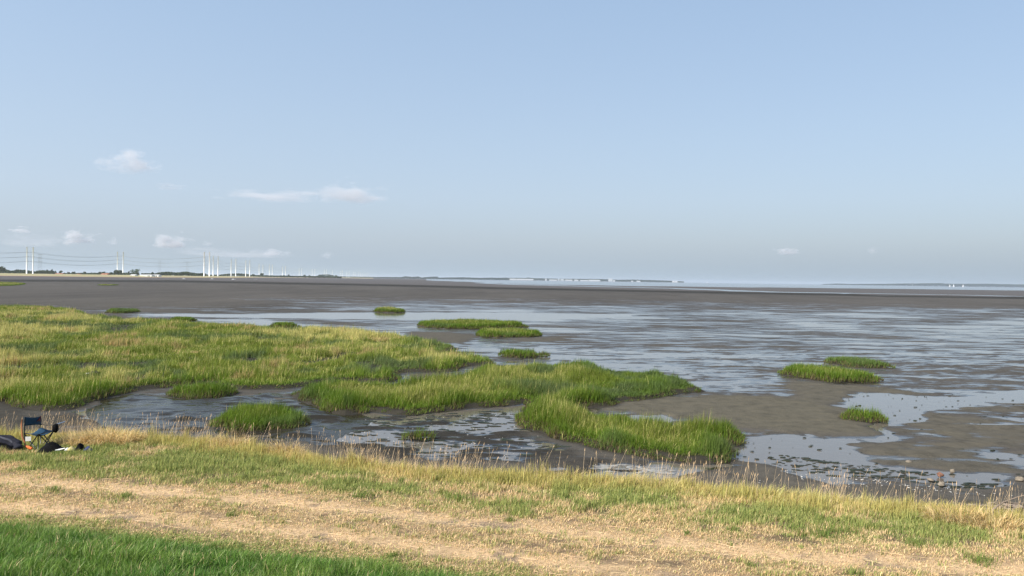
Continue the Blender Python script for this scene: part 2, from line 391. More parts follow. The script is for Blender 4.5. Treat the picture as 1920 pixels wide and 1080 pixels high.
# seed stems standing above the bank
X, Y = scatter(-18, 12, 12, 24, 100); e, g, r1, r2 = zone(X, Y); k = (e > -.9) & (e < .5) & inview(X, Y)
k &= R.random(len(X)) < .25+1.2*sm(.45, .7, fbm(X*.6, Y*.6, 71)); X, Y = X[k], Y[k]; n = len(X)
hh = .22+.50*R.random(n)**1.3; b = bendv(n, .18, (.35, 0)); base = np.stack([X, Y, bank_z(X, Y)], -1)
V = []; Fq = []; Ft = []; Cc = []
for i in range(n):
    p = base[i]; t = np.array([p[0]+b[i, 0], p[1]+b[i, 1], p[2]+hh[i]]); m = p*.5+t*.5+np.array([-b[i, 0]*.2, -b[i, 1]*.2, 0.0])
    a = R.random()*3.14; s = np.array([math.cos(a), math.sin(a), 0])*.0026; d = (t-m)/np.linalg.norm(t-m); L = .05+.07*R.random()
    o = len(V); V += [p-s, p+s, m-s*.8, m+s*.8, t-s*.6, t+s*.6, t+d*L*.45-s*2.6, t+d*L*.45+s*2.6, t+d*L]
    Fq += [(o, o+1, o+3, o+2), (o+2, o+3, o+5, o+4), (o+4, o+5, o+7, o+6)]; Ft += [(o+6, o+7, o+8)]
    cc = np.array([.62, .48, .31])*(.75+.5*R.random()); Cc += [cc]*6+[cc*np.array([.90, .82, .74])]*3
tag(np_mesh('seed_stems', V, [Fq, Ft], M_straw, colr=np.array(Cc)), 'thin pale seed stems standing above the bank grass', 'grass', kind='stuff')
# loose cut straw lying on the turf
X, Y = scatter(-14, 10, 10, 18, 20); e, g, r1, r2 = zone(X, Y); k = (e > .6) & (g > .1) & inview(X, Y) & (R.random(len(X)) < .10+.9*np.maximum(np.exp(-(r1/.45)**2), np.exp(-(r2/.45)**2))); X, Y = X[k], Y[k]; n = len(X)
a = R.normal(size=n)*.35-.24; L = .03+.15*R.random(n)**2.5
mbv = []; 
z = bank_z(X, Y)+.018
d = np.stack([np.cos(a), np.sin(a), np.zeros(n)], -1)*L[:, None]; s = np.stack([-np.sin(a), np.cos(a), np.zeros(n)], -1)*.0016
p = np.stack([X, Y, z], -1); V = np.stack([p-d-s, p+d-s, p+d+s+[0, 0, .006], p-d+s+[0, 0, .003]], 1).reshape(-1, 3)
tag(np_mesh('cut_straw', V, [np.arange(4*n).reshape(n, 4)], M_straw, colr=np.repeat(jit(np.broadcast_to(np.array([.62, .47, .28]), (n, 3)), .35), 4, 0)),
    'pale loose straw lying on the worn turf', 'straw', kind='stuff')

# ------------------------------------------------------------------ marsh outlines
T = .22
MAIN = [(-700, 790), (-200, 775), (0, 752), (18, 764), (60, 770), (95, 771), (145, 767), (160, 756), (205, 743), (250, 734), (318, 725), (375, 719), (435, 729), (470, 731), (515, 729), (555, 727), (600, 719), (655, 713), (700, 717), (735, 716), (757, 708), (740, 700), (767, 698), (810, 699), (855, 698), (862, 690), (880, 686), (930, 684), (927, 675, T), (880, 667, T), (815, 664, T), (842, 659), (864, 654), (820, 644, T), (775, 634, T), (740, 628, T), (700, 625, T), (605, 619, T), (480, 614, T), (425, 611, T), (287, 603, T), (205, 596, T), (162, 590, T), (155, 583, T), (75, 576, T), (0, 575, T), (-250, 573, T), (-700, 575, T)]
SPIT = [(544, 741), (560, 751), (592, 760), (607, 773), (640, 778), (670, 775), (695, 771), (730, 776), (755, 780), (792, 775), (855, 769), (905, 763), (960, 761), (997, 754), (970, 779), (975, 795), (990, 804), (1017, 812), (1047, 824), (1085, 830), (1110, 839), (1160, 850), (1210, 858), (1272, 867), (1310, 870), (1350, 868), (1368, 862), (1367, 850), (1353, 842), (1356, 834), (1372, 838), (1391, 835), (1393, 822), (1390, 806, T), (1360, 796, T), (1322, 795, T), (1285, 800, T), (1210, 802, T), (1195, 799, T), (1192, 786, T), (1172, 779, T), (1135, 779, T), (1105, 776, T), (1095, 763), (1115, 764), (1150, 762), (1154, 757), (1172, 753), (1242, 746), (1272, 738), (1322, 734), (1322, 725, T), (1297, 717, T), (1260, 707, T), (1235, 700, T), (1172, 696, T), (1137, 696, T), (1132, 689, T), (1097, 685, T), (1035, 683, T), (960, 686, T), (905, 687, T), (880, 701, T), (850, 716, T), (755, 722, T), (655, 717, T), (592, 716, T), (552, 729, T)]
ISL = [  # outline, label, colour bias
 ([(410, 795), (425, 806), (470, 812), (520, 811), (560, 806), (567, 797), (555, 776, T), (500, 768, T), (450, 768, T), (415, 782, T)], 'bushy green grass islet in the rippled creek just behind the bank', 0),
 ([(319, 738), (335, 746), (380, 749), (425, 744), (437, 736), (428, 724, .3), (380, 720, .3), (330, 724, .3)], 'low separate green clump touching the main marsh at the head of the creek', .3),
 ([(762, 822), (775, 826), (800, 825), (804, 820), (790, 812, .2), (770, 813, .2)], 'tiny green tuft in the dark puddles in front of the long grassy spit', 0),
 ([(1583, 783), (1600, 789), (1630, 793), (1652, 790), (1653, 782), (1640, 770, .33), (1600, 768, .33), (1586, 773, .33)], 'small round green tussock alone beside the tidal pool at right', .2),
 ([(1465, 702), (1490, 706), (1515, 708), (1545, 715), (1600, 718), (1640, 717), (1650, 714), (1640, 703, .30), (1600, 694, .30), (1560, 690, .30), (1510, 686, .30), (1467, 690, .30)], 'largest green grass island standing out on the right hand mud', .3),
 ([(1550, 681), (1575, 683), (1600, 689), (1640, 691), (1672, 690), (1672, 682, .30), (1640, 676, .30), (1610, 672, .30), (1580, 669, .30), (1552, 671, .30)], 'flat green grass island just behind the largest one at right', .25),
 ([(939, 668), (960, 671), (1000, 671), (1004, 664), (990, 658, .30), (960, 655, .30), (941, 659, .30)], 'low green islet in the water beyond the lobed marsh edge', .1),
 ([(1007, 668), (1018, 669), (1026, 667), (1026, 662, .3), (1015, 658, .30), (1008, 661, .3)], 'smallest green tuft at the right tip of the low islet', .1),
 ([(890, 630), (930, 633), (975, 633), (1010, 631), (1013, 628), (985, 622, .30), (950, 619, .30), (905, 618, .30)], 'narrow green islet in front of the long far grass island', .2),
 ([(783, 610), (800, 614), (850, 617), (900, 617), (950, 614), (988, 613), (988, 609, .3), (960, 605, .30), (920, 603, .30), (860, 601, .30), (800, 603, .30)], 'longest far grass island lying across the wet flats', .35),
 ([(698, 584), (720, 586), (750, 586), (760, 584), (755, 580, .4), (730, 577, .4), (705, 579, .4)], 'far small grass islet at the end of the long bright pool', .3),
 ([(507, 613), (530, 615), (559, 614), (560, 610, .3), (540, 606, .30), (510, 607, .30)], 'small grass islet in the bright pool behind the main marsh', .3),
 ([(318, 602), (345, 604), (370, 601), (360, 596, .30), (330, 596, .30)], 'thin grass islet at the left end of the bright pool', .2),
 ([(195, 587), (230, 588), (262, 585), (255, 580, .30), (215, 579, .30)], 'grass islet close to the far corner of the main marsh', .3),
 ([(-60, 536), (10, 537), (45, 534), (48, 530, .5), (10, 528, .5), (-60, 528, .5)], 'far green patch on the dark flat at the photo left edge', .4),
 ([(180, 535), (205, 536), (225, 534.6), (215, 533, .5), (190, 532.6, .5)], 'faint thin green patch on the distant dark flat', .4),
]
polys = [smooth_poly(W(MAIN, .02)), smooth_poly(W(SPIT, .02))]+[smooth_poly(W(q[0], .02), 2) for q in ISL]

# ------------------------------------------------------------------ mud flat (fan shaped grid, finer where it is near)
iy = np.linspace(1/12.5, 1/6000.0, 700); dist = 1/iy
th = np.concatenate([np.linspace(-62, -37, 120)[:-1], np.linspace(-37, 37, 980), np.linspace(37, 62, 120)[1:]])
tt = np.tan(np.radians(th)); MX = dist[:, None]*tt[None]; MY = np.repeat(dist[:, None], len(th), 1)
QX, QY = proj(MX, MY, np.zeros_like(MX))
HORY = 524.4+.01449*(QX-960)
def poly_at(pts): return W(pts, 0.0)
wx = MX+(fbm(MX*.35, MY*.35, 81)-.5)*2.2+(fbm(MX*1.6, MY*1.6, 82)-.5)*.6
wy = MY+(fbm(MX*.35, MY*.35, 83)-.5)*4.0+(fbm(MX*1.6, MY*1.6, 84)-.5)*.8
near = MY < 140
def soft(pts, w):
    r = np.zeros_like(MX); p = poly_at(pts); k = near; r[k] = sm(-w, w, sdist(wx[k], wy[k], p)); return r
wetband = sm(25, 30, MY)*sm(320, 95, MY)
tl = MX*.06                                                      # streaks run slightly aslant
nse = (fbm(MX*.07, MY*.16, 91, 3)-.5)*.040 + (fbm(MX*.16, (MY+tl)*.62, 92, 4)-.5)*.062 + (fbm(MX*.45, (MY+tl)*1.9, 93, 3)-.5)*.050*sm(120, 45, MY) + (fbm(MX*.10, MY*.22, 94, 3)-.5)*.05*sm(70, 110, MY)
nse = nse+(fbm(MX*1.7, MY*3.2, 96, 3)-.5)*.075*sm(75, 45, MY)
hz = .026+nse*(.35+.25*wetband)
hz -= .020*wetband*sm(400, 800, QX)
hz += .044*sm(115, 420, MY)*(.55+.9*fbm(MX*.02, MY*.012, 95))
hz += .03*sm(500, 200, QX)*sm(120, 140, MY)
SAND = np.array([.098, .088, .064]); MUD = np.array([.074, .067, .056]); DARK = np.array([.040, .036, .027]); FAR = np.array([.076, .069, .060])
mc = np.broadcast_to(MUD, MX.shape+(3,)).copy()
mc = mixc(mc, np.broadcast_to(FAR, mc.shape), sm(100, 180, MY)); mc *= (.60+.44*fbm(MX*.05, MY*.02, 97, 4)+.36*fbm(MX*.25, MY*.055, 98, 3))[..., None]
feat = [  # outline, softness, height added, sand share
 ([(1140, 768), (1200, 752), (1260, 744), (1330, 736), (1430, 741), (1500, 746), (1560, 766), (1608, 790), (1600, 803), (1540, 811), (1450, 809), (1380, 801), (1310, 796), (1230, 778)], .7, .042, 1),
 ([(1475, 712), (1560, 719), (1650, 723), (1722, 738), (1660, 741), (1612, 739), (1562, 752), (1520, 756), (1470, 741), (1440, 722)], .8, .042, .8),
 ([(1587, 828), (1640, 822), (1720, 815), (1800, 812), (1860, 830), (1800, 848), (1910, 872), (1840, 890), (1770, 888), (1710, 880), (1660, 868), (1600, 851)], .5, .027, .6),
 ([(1705, 797), (1790, 786), (2000, 790), (2000, 830), (1900, 838), (1820, 826), (1760, 812)], .5, .030, .6),
 ([(1740, 771), (1800, 764), (1880, 757), (2000, 757), (2000, 775), (1880, 777)], .6, .018, .5),
 ([(745, 722), (757, 706), (800, 700), (862, 701), (880, 700), (850, 716), (800, 722)], .4, .05, .5),
 ([(780, 622), (830, 624), (890, 628), (880, 645), (830, 642), (770, 634)], 1.0, .04, .5),
 ([(960, 636), (1060, 632), (1060, 640), (960, 643)], 1.5, .03, .4),
 ([(-300, 800), (0, 752), (60, 773), (150, 772), (200, 790), (100, 800), (-300, 830)], .5, .05, -.75),
 ([(1440, 893), (1600, 905), (1760, 925), (1920, 940), (2100, 960), (2000, 1000), (1400, 930)], .5, .035, .3),
 # pools and channels
 ([(1560, 760), (1600, 745), (1680, 742), (1780, 742), (1920, 735), (2000, 738), (2000, 760), (1880, 760), (1760, 785), (1700, 800), (1650, 812), (1560, 822), (1640, 796), (1600, 775)], .5, -.045, 0),
 ([(1390, 815), (1440, 812), (1560, 816), (1580, 832), (1600, 855), (1660, 872), (1740, 887), (1800, 893), (1920, 895), (1920, 910), (1720, 905), (1600, 890), (1480, 885), (1400, 870)], .4, -.050, 0),
 ([(1192, 790), (1210, 783), (1260, 780), (1292, 790), (1290, 800), (1210, 803)], .3, -.11, 0),
 ([(870, 650), (1030, 640), (1180, 655), (1300, 675), (1420, 700), (1460, 720), (1330, 722), (1250, 700), (1140, 690), (1040, 680), (930, 684), (940, 672)], 2.0, -.008, 0),
 ([(255, 589), (480, 589), (700, 587), (1000, 588), (1180, 590), (1000, 600), (780, 600), (650, 596), (400, 594), (262, 594)], 3.5, -.042, 0),
 ([(360, 598), (480, 600), (600, 612), (480, 612), (420, 608)], 2.5, -.035, 0),
 ([(170, 757), (250, 744), (330, 748), (420, 750), (480, 742), (545, 748), (600, 772), (640, 782), (560, 800), (420, 815), (300, 812), (180, 800)], .4, -.13, -.7),
 ([(590, 778), (700, 782), (800, 780), (960, 768), (968, 800), (1010, 816), (1090, 840), (1000, 850), (880, 848), (700, 850), (560, 820)], .6, -.012, -.7),
 ([(830, 790), (930, 792), (960, 805), (860, 812), (800, 802)], .4, -.04, -.3),
 ([(630, 798), (680, 800), (740, 812), (800, 820), (900, 822), (860, 836), (720, 830), (640, 812)], .4, -.035, -.3),
 ([(1100, 858), (1200, 866), (1330, 876), (1400, 872), (1420, 892), (1280, 900), (1100, 880)], .35, -.045, -.8),
]
for pts, w, dh, sand in feat:
    s = soft(pts, w); hz += s*dh
    if sand > 0: mc = mixc(mc, np.broadcast_to(SAND, mc.shape), s*sand)
    elif sand < 0: mc = mixc(mc, np.broadcast_to(DARK, mc.shape), s*(-sand))
s = soft([(560, 770), (700, 782), (800, 778), (960, 766), (985, 806), (1110, 845), (1280, 872), (1420, 890), (1280, 905), (1000, 868), (800, 860), (640, 840), (540, 815)], .5)
hz += s*((fbm(MX*.9, MY*1.8, 171, 4)-.5)*.15-.006); mc *= (1-.40*s)[..., None]
s = soft([(1580, 826), (1720, 812), (2000, 785), (2000, 905), (1770, 892), (1600, 855)], .5)
hz += s*((fbm(MX*.55, MY*1.3, 172, 4)-.5)*.14-.012)
for p in polys:                                                  # the islands stand on rises of mud
    bb = (MX > p[:, 0].min()-3) & (MX < p[:, 0].max()+3) & (MY > p[:, 1].min()-6) & (MY < p[:, 1].max()+6)
    if bb.sum() == 0: continue
    s = sdist(MX[bb], MY[bb], p); hz[bb] = np.maximum(hz[bb], np.where(s > -.12, .0+.15*sm(-.12, .35, s), -9))
    mc[bb] = mixc(mc[bb], np.broadcast_to(DARK*.9, mc[bb].shape), sm(-.45, .1, s))
def lat(pts): a = np.array(pts, float); return np.interp(QX, a[:, 0], a[:, 1])
# low scarp across the far flat
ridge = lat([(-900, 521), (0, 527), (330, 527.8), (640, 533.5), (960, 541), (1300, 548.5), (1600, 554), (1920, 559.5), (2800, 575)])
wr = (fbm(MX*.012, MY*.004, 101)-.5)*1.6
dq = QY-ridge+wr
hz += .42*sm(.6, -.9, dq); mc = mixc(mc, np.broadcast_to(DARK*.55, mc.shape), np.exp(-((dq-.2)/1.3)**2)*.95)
mc = mixc(mc, np.broadcast_to(np.array([.098, .092, .090]), mc.shape), sm(-.8, -2.2, dq)*.8)
# the sea edge and the thin far channels
sea = lat([(-900, 100), (700, 100), (800, 525.5), (880, 528.5), (960, 532.3), (1100, 535), (1200, 536.8), (1300, 537.8), (1500, 539.7), (1600, 541), (1800, 543.5), (1920, 544.7), (2800, 556)])
hz = np.where((MY > 350), hz-1.2*sm(.5, -.5, QY-sea+wr*.5), hz)
def channel(pts, half, depth, x0, x1):
    global hz
    c = lat(pts); m = np.exp(-((QY-c+wr*.4)/half)**2)*sm(x0, x0+40, QX)*sm(x1, x1-40, QX)
    hz = hz-depth*m*(MY > 200)
channel([(880, 530), (960, 533.5), (1060, 536.0), (1300, 541.8), (1440, 547.2), (1500, 548)], .7, 1.1, 870, 1470)
channel([(1250, 541), (1440, 547.8), (1620, 550.5), (1760, 552.8), (1920, 556.2), (2300, 562)], .8, 1.1, 1250, 2700)
channel([(1300, 545), (1500, 550), (1560, 550.6), (1650, 554), (1920, 558)], .45, .8, 1340, 1900)
channel([(780, 525), (900, 526.5), (1000, 528)], .45, 1.0, 790, 1000)
hz = np.maximum(hz, -1.5)
ny, nx = MX.shape; idx = np.arange(nx*ny).reshape(ny, nx)
quads = np.stack([idx[:-1, :-1], idx[:-1, 1:], idx[1:, 1:], idx[1:, :-1]], -1).reshape(-1, 4)
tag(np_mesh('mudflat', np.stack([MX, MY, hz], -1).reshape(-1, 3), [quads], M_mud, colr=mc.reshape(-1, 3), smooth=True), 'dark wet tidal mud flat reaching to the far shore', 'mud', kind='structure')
def hz_at(px, py, z=.02): return P(px, py, z)

# water: one level sheet over the flats, the sea beyond, the rippled creek in front
def sheet(name, pts, mat, z, label):
    mb = MB(); mb.poly([(p[0], p[1], z) for p in pts], [tuple(range(len(pts)))]); return tag(mb.build(name, mat), label, 'water', kind='structure')
sheet('water', [(-8000, 8), (8000, 8), (8000, 420), (-8000, 420)], M_water, 0.0, 'shallow tidal water lying in pools on the mud')
sheet('sea', [(-8000, 420), (8000, 420), (29000, 29000), (-29000, 29000)], M_sea, 0.0, 'pale estuary water reaching to the horizon')
creek = smooth_poly(W([(150, 770), (200, 744), (260, 736), (330, 745), (430, 745), (500, 733), (545, 740), (600, 762), (700, 782), (690, 800), (640, 815), (600, 850), (400, 832), (280, 815), (180, 800)]), 2)
gx, gy = np.meshgrid(np.arange(creek[:, 0].min(), creek[:, 0].max(), .085), np.arange(creek[:, 1].min(), creek[:, 1].max(), .06))
sdc = sdist(gx, gy, creek); k = sdc > 0; amp = (.35+.65*sm(.3, .6, fbm(gx*.22, gy*.3, 161, 3)))*np.clip(1.1-(gx+9)*.06, .30, 1)
wv = ((fbm(gx*.75+gy*.2, gy*1.5-gx*.2, 162, 2)-.5)*.26+(fbm(gx*2.2, gy*4.4, 163, 2)-.5)*.06)*amp
ny, nx = gx.shape; idx = np.arange(nx*ny).reshape(ny, nx); q = np.stack([idx[:-1, :-1], idx[:-1, 1:], idx[1:, 1:], idx[1:, :-1]], -1).reshape(-1, 4)
q = q[k[:-1, :-1].ravel()]; rim = sm(0, 1.1, sdc); V0 = np.stack([gx, gy, .006+(.048+np.maximum(wv, -.044))*rim], -1).reshape(-1, 3); u, inv = np.unique(q.ravel(), return_inverse=True)
tag(np_mesh('creek', V0[u], [inv.reshape(-1, 4)], M_creek, smooth=True), 'dark rippled creek between the bank and the marsh', 'water', kind='structure')

# ------------------------------------------------------------------ marsh plants
def marsh(poly, dens0, hscale, bias, name, label, kind=None, cat='grass', grow=0.0, eh=.45, ew=.8):
    x0, y0 = poly.min(0)-grow; x1, y1 = poly.max(0)+grow
    x0 = max(x0, -y1*1.0-4)
    n = int((x1-x0)*(y1-y0)*dens0); X = x0+R.random(n)*(x1-x0); Y = y0+R.random(n)*(y1-y0)
    keep = (R.random(n) < np.clip((26/Y)**1.15, 0, 1)) & (np.abs(X) < Y*1.0+4); X, Y = X[keep], Y[keep]
    jx = X+(fbm(X*1.3, Y*1.3, 111)-.5)*.8; jy = Y+(fbm(X*1.3, Y*1.3, 112)-.5)*1.0
    s = sdist(jx, jy, poly)+grow; k = s > 0; X, Y, s = X[k], Y[k], s[k]
    big = fbm(X*.075, Y*.075, 121, 4); med = fbm(X*.30, Y*.26, 122, 4); sml = fbm(X*1.6, Y*1.2, 123, 3)
    rid = np.abs(fbm(X*.11+3, Y*.10, 124, 4)-.5)
    gap = np.clip(sm(.030, .010, rid)*sm(.44, .52, fbm(X*.05, Y*.05, 125, 2))+sm(.64, .70, med), 0, 1)*sm(.5, 1.6, s)*(bias > .9)
    k = R.random(len(X)) > .93*gap; X, Y, s, big, med, sml, gap = [a[k] for a in (X, Y, s, big, med, sml, gap)]
    n = len(X)
    lush = np.array([.128, .212, .018]); grn = np.array([.180, .232, .032]); gry = np.array([.125, .175, .065]); yel = np.array([.54, .49, .18]); ylg = np.array([.31, .33, .07]); dry = np.array([.50, .38, .17])
    edge = sm(1.8, .2, s)
    c = mixc(np.broadcast_to(grn, (n, 3)), lush, np.clip(edge*.9+(1-bias)*.7*sm(.35, .6, med), 0, 1))
    c = mixc(c, ylg, sm(.46, .62, big)*.75*(1-edge)*(.35+.65*bias))
    c = mixc(c, gry, sm(.54, .64, med)*.85*(1-edge*.5))
    pk = np.clip(sm(.47, .58, big*.75+sml*.25)*.52*(1-edge)+.07, 0, 1)*(.12+.88*bias)*(1-.9*sm(.50, .60, med))
    pick = R.random(n) < pk
    c = np.where(pick[:, None], yel*(.75+.5*R.random((n, 1))), c)
    c = np.where(((R.random(n) < .7) & (med*.6+sml*.4 < .355+.02*bias) & (s > 1.0) & (bias > .9))[:, None], dry*(.8+.4*R.random((n, 1))), c)
    c = c*((.86 if bias > .9 else .74)+.30*fbm(X*1.1, Y*.9, 127, 2))[:, None]; low = (R.random(n) < .65*sm(.60, .22, s)); c = np.where(low[:, None], np.array([.15, .115, .055])*(.6+.7*R.random((n, 1))), c)
    h = hscale*(eh+(1-eh)*sm(0, ew, s))*(.75+.35*R.random(n))*(.50+.95*(.6*(1-med)+.4*big))*np.where(pick, 1.22, 1)*(1-.45*gap)
    cus = fbm(X*.62, Y*.55, 126, 3); h = h*((.50+.92*sm(.30, .68, cus)) if grow == 0 else (.82+.3*sm(.30, .68, cus)))*np.where(R.random(n) < .04, 1.3, 1.0)*(.8+.35*R.random(n)**2); h = np.where(low, h*.62, h)
    w = (.0035+.00034*Y)*(.7+.6*R.random(n))
    z = .03+.12*sm(0, .4, s)
    return tag(blades(name, np.stack([X, Y, z], -1), h, w, bendv(n, .15, (.35, 0)), jit(c, .3)), label, cat, kind=kind)
marsh(polys[0], 640, .44, 1.0, 'marsh_grass', 'broad green and straw coloured salt marsh filling the left middle', 'stuff')
o = marsh(polys[1], 1000, .46, .12, 'marsh_spit', 'long lobed green grass spit reaching into the mud at the centre', None, 'grass spit')
for p, (q, lab, b) in zip(polys[2:], ISL):
    d = p[:, 1].mean(); marsh(p, 900 if d < 60 else 1500, (.46 if d < 150 else .34), b*.5, 'grass_island', lab, None, 'grass island', (.22 if d < 150 else .3), .62, .5)['group'] = 'grass islands in the mud'

# ------------------------------------------------------------------ things on the mud
M_stone = simple('stone', (.20, .17, .13), .8, .35, 9, .5); M_weed = simple('seaweed', (.022, .028, .014), .55, .5, 4, .4)
M_shell = simple('shells', (.62, .60, .55), .5, .2, 20); M_wood = simple('driftwood', (.24, .19, .15), .85, .3, 12, .5); M_foam = simple('dried_foam', (.25, .25, .235), .8, .3, 6, .4)
for i, (qx, qy, r, lab) in enumerate(((1705, 869, .085, 'pale rounded stone alone on the sand bar at right'), (1763, 894, .10, 'reddish brown stone among the black seaweed'), (1745, 903, .08, 'mossy stone left of the reddish one at the seaweed edge'), (1765, 911, .085, 'grey stone at the water edge below the reddish one'), (1912, 903, .10, 'brown stone at the photo right edge beyond the seaweed'), (1786, 886, .06, 'upright pale splinter stone on the sand bar tip'))):
    p = P(qx, qy, .02); mb = MB().blob((0, 0, r*.45), (r, r*.8, r*.75 if i < 5 else r*1.3), i+3, .35, 14, 10, .4)
    o = mb.build('stone', M_stone if i != 1 else simple('red_stone', (.17, .085, .055), .8, .3, 9, .5), None, True); o.location = p; o.rotation_euler = (0, 0, i*1.3)
    tag(o, lab, 'stone', 'stones by the shore')
def specks(name, region, n, sz, mat, label, cat, z=.015, flat=.3, stretch=2.0, clump=.0):
    poly = W(region); x0, y0 = poly.min(0); x1, y1 = poly.max(0); mb = MB(); c = 0; tries = 0
    while c < n and tries < n*40:
        tries += 1; x = x0+R.random()*(x1-x0); y = y0+R.random()*(y1-y0); pt = np.array([x]), np.array([y])
        if not inside(*pt, poly)[0] or (clump and fbm(pt[0]*.6, pt[1]*1.2, 131)[0] < clump): continue
        s = sz*(.4+1.2*R.random()**2); mb.blob((x, y, z), (s*stretch*(.5+R.random()), s*(.5+R.random()), s*flat), int(R.integers(1e6)), .5, 7, 4); c += 1
    return tag(mb.build(name, mat, None, False), label, cat, kind='stuff')
specks('seaweed', [(1440, 850), (1600, 870), (1720, 885), (1920, 900), (1960, 940), (1800, 925), (1600, 900), (1440, 880)], 400, .034, M_weed, 'black seaweed strewn along the waterline at right', 'seaweed', .010, .3, 3.0, .34)
specks('mud_clods', [(1250, 800), (1300, 745), (1650, 735), (1920, 745), (1950, 900), (1700, 890), (1420, 880)], 300, .024, M_weed, 'small dark clods scattered over the right hand pools', 'mud clods', .02, .5, 1.8)
specks('creek_weed', [(600, 785), (960, 770), (1000, 815), (1100, 845), (1000, 870), (700, 850)], 420, .045, M_weed, 'dark weed patches in the near puddles', 'seaweed', .01, .2, 3.0)
specks('shells', [(1420, 880), (1600, 893), (1700, 910), (1900, 930), (1900, 950), (1600, 925), (1420, 910)], 300, .012, M_shell, 'white shells scattered on the shore mud at right', 'shells', .03, .5, 1.3)
specks('shells', [(600, 790), (960, 775), (1100, 845), (1300, 870), (1300, 890), (900, 868), (640, 840)], 150, .010, M_shell, 'white shell specks in the dark puddles of the creek', 'shells', .02, .5, 1.5)
specks('foam', [(1115, 874), (1160, 870), (1270, 882), (1255, 889), (1150, 886)], 110, .05, M_foam, 'pale dried foam patch at the creek edge below the spit', 'foam', .006, .12, 2.6)
specks('wrack', [(1800, 950), (1920, 955), (1940, 985), (1860, 975)], 60, .035, M_wood, 'brown wrack and twigs at the foot of the bank', 'wrack', .12, .5, 3)
mb = MB(); p = P(1890, 975, .75); mb.tube([p+np.array(q) for q in ((-.45, -.25, .0), (-.35, -.1, .22), (-.1, .0, .33), (.2, .05, .30), (.5, .1, .30))], [.018, .016, .014, .011, .006], 7)
mb.tube([p+np.array(q) for q in ((-.1, 0, .33), (.1, -.1, .46), (.3, -.12, .52))], [.010, .008, .004], 6)
tag(mb.build('branch', M_wood, None, True), 'bent dark twig arching out of the bank at the right edge', 'branch')
mb = MB(); p = P(176, 706, .25); mb.blob(p+np.array([0, 0, .12]), (.26, .14, .16), 5, .35, 12, 8); o = mb.build('driftwood', simple('dark_driftwood', (.035, .03, .025), .8, .3, 9), None, True)  # dark shape of unknown kind, given the form of driftwood
MB().tube([p+np.array([-.20, -.04, .16]), p+np.array([-.42, -.08, .12])], [.04, .03], 7).build('broken_end', simple('pale_wood', (.6, .58, .52), .7), o)
tag(o, 'unidentified dark lump, modelled as driftwood, with a pale end in the marsh grass', 'driftwood')

# ------------------------------------------------------------------ folding chair and belongings
M_teal = simple('teal_canvas', (.004, .036, .075), .75, .25, 30, .2); M_frame = simple('chair_tube', (.012, .022, .028), .35, .2, 5, 0, .5); M_blk = simple('black_fabric', (.005, .005, .006), .9, .3, 12, .3, .1)
M_white = simple('white_card', (.8, .8, .78), .6, .05); M_orng = simple('orange_webbing', (.70, .13, .03), .6, .2, 15); M_rust = simple('faded_orange', (.42, .16, .07), .7, .25, 15)
M_navy = simple('charcoal_fabric', (.022, .023, .033), .85, .35, 6, .6, .15); M_red = simple('dark_red_fabric', (.10, .015, .025), .7, .2); M_grey = simple('grey_plastic', (.11, .14, .19), .4, .15); M_yel = simple('yellow_cloth', (.42, .36, .16), .8, .2); M_blue = simple('blue_cloth', (.012, .022, .10), .7, .3)
base = P(45, 843, ZB); base[2] = float(bank_z(base[0], base[1]))
CHR = -math.atan2(base[0], base[1]); ch = empty('folding_chair', base, CHR); tag(ch, 'teal canvas folding chair standing on the grass by the bank', 'chair')
BL, BR, FL, FR = (0, 0), (.335, .34), (.29, -.30), (.625, .04)
SH = .39
def at(c, z): return Vector((c[0], c[1], z))
lean = Vector((-.06, .05, 0))
for a in (BL, BR):
    MB().tube([at(a, 0)-lean*.4, at(a, SH), at(a, .60)+Vector((.01, 0, 0)), at(a, .79 if a == BL else .735)+Vector((.015, 0, 0))], .0135, 8).build('back_post', M_frame, ch, True)
def leg(a, b, off=0): MB().tube([at(a, SH-.01), at(b, 0)], .0125, 8).build('leg', M_frame, ch, True)
def inn(a, b, t): return (a[0]+(b[0]-a[0])*t, a[1]+(b[1]-a[1])*t)
leg(inn(BL, FL, .02), inn(BL, FL, .92)); leg(inn(BL, FL, .97), inn(BL, FL, .25))
leg(inn(FL, FR, .06), inn(FL, FR, .85)); leg(inn(FL, FR, .97), inn(FL, FR, .30))
leg(inn(BR, FR, .05), inn(BR, FR, .90)); leg(inn(BR, FR, .96), inn(BR, FR, .12)); leg(FL, FL)
for u, v in ((BL, FL), (FL, FR), (FR, BR)):
    MB().tube([at(u, SH), at(v, SH)], .011, 7).build('seat_rail', M_frame, ch, True)
n = 10; vs = []; fs = []
for th_ in (0, .012):
    for i in range(n+1):
        for j in range(n+1):
            u, v = i/n, j/n; q = [(1-u)*(1-v)*BL[k]+u*(1-v)*FL[k]+u*v*FR[k]+(1-u)*v*BR[k] for k in (0, 1)]
            sag = -.055*math.sin(math.pi*v)*(1-.4*u)+.045*math.exp(-((u-.15)/.25)**2-((v-1)/.3)**2)-.05*math.exp(-((u-.75)/.3)**2-((v-.25)/.4)**2)
            vs.append((q[0], q[1], SH+.012+sag-th_))
K = (n+1)**2
for i in range(n):
    for j in range(n):
        a = i*(n+1)+j; fs += [(a, a+n+1, a+n+2, a+1), (K+a, K+a+1, K+a+n+2, K+a+n+1)]
for a, b in [(i, i+1) for i in range(n)]: 
    for f in ((lambda t: t*(n+1)), (lambda t: t*(n+1)+n), (lambda t: t), (lambda t: n*(n+1)+t)): fs.append((f(a), f(b), K+f(b), K+f(a)))
MB().poly(vs, fs).build('seat', M_teal, ch, True)
vs = []; fs = []; n = 8; m = 5
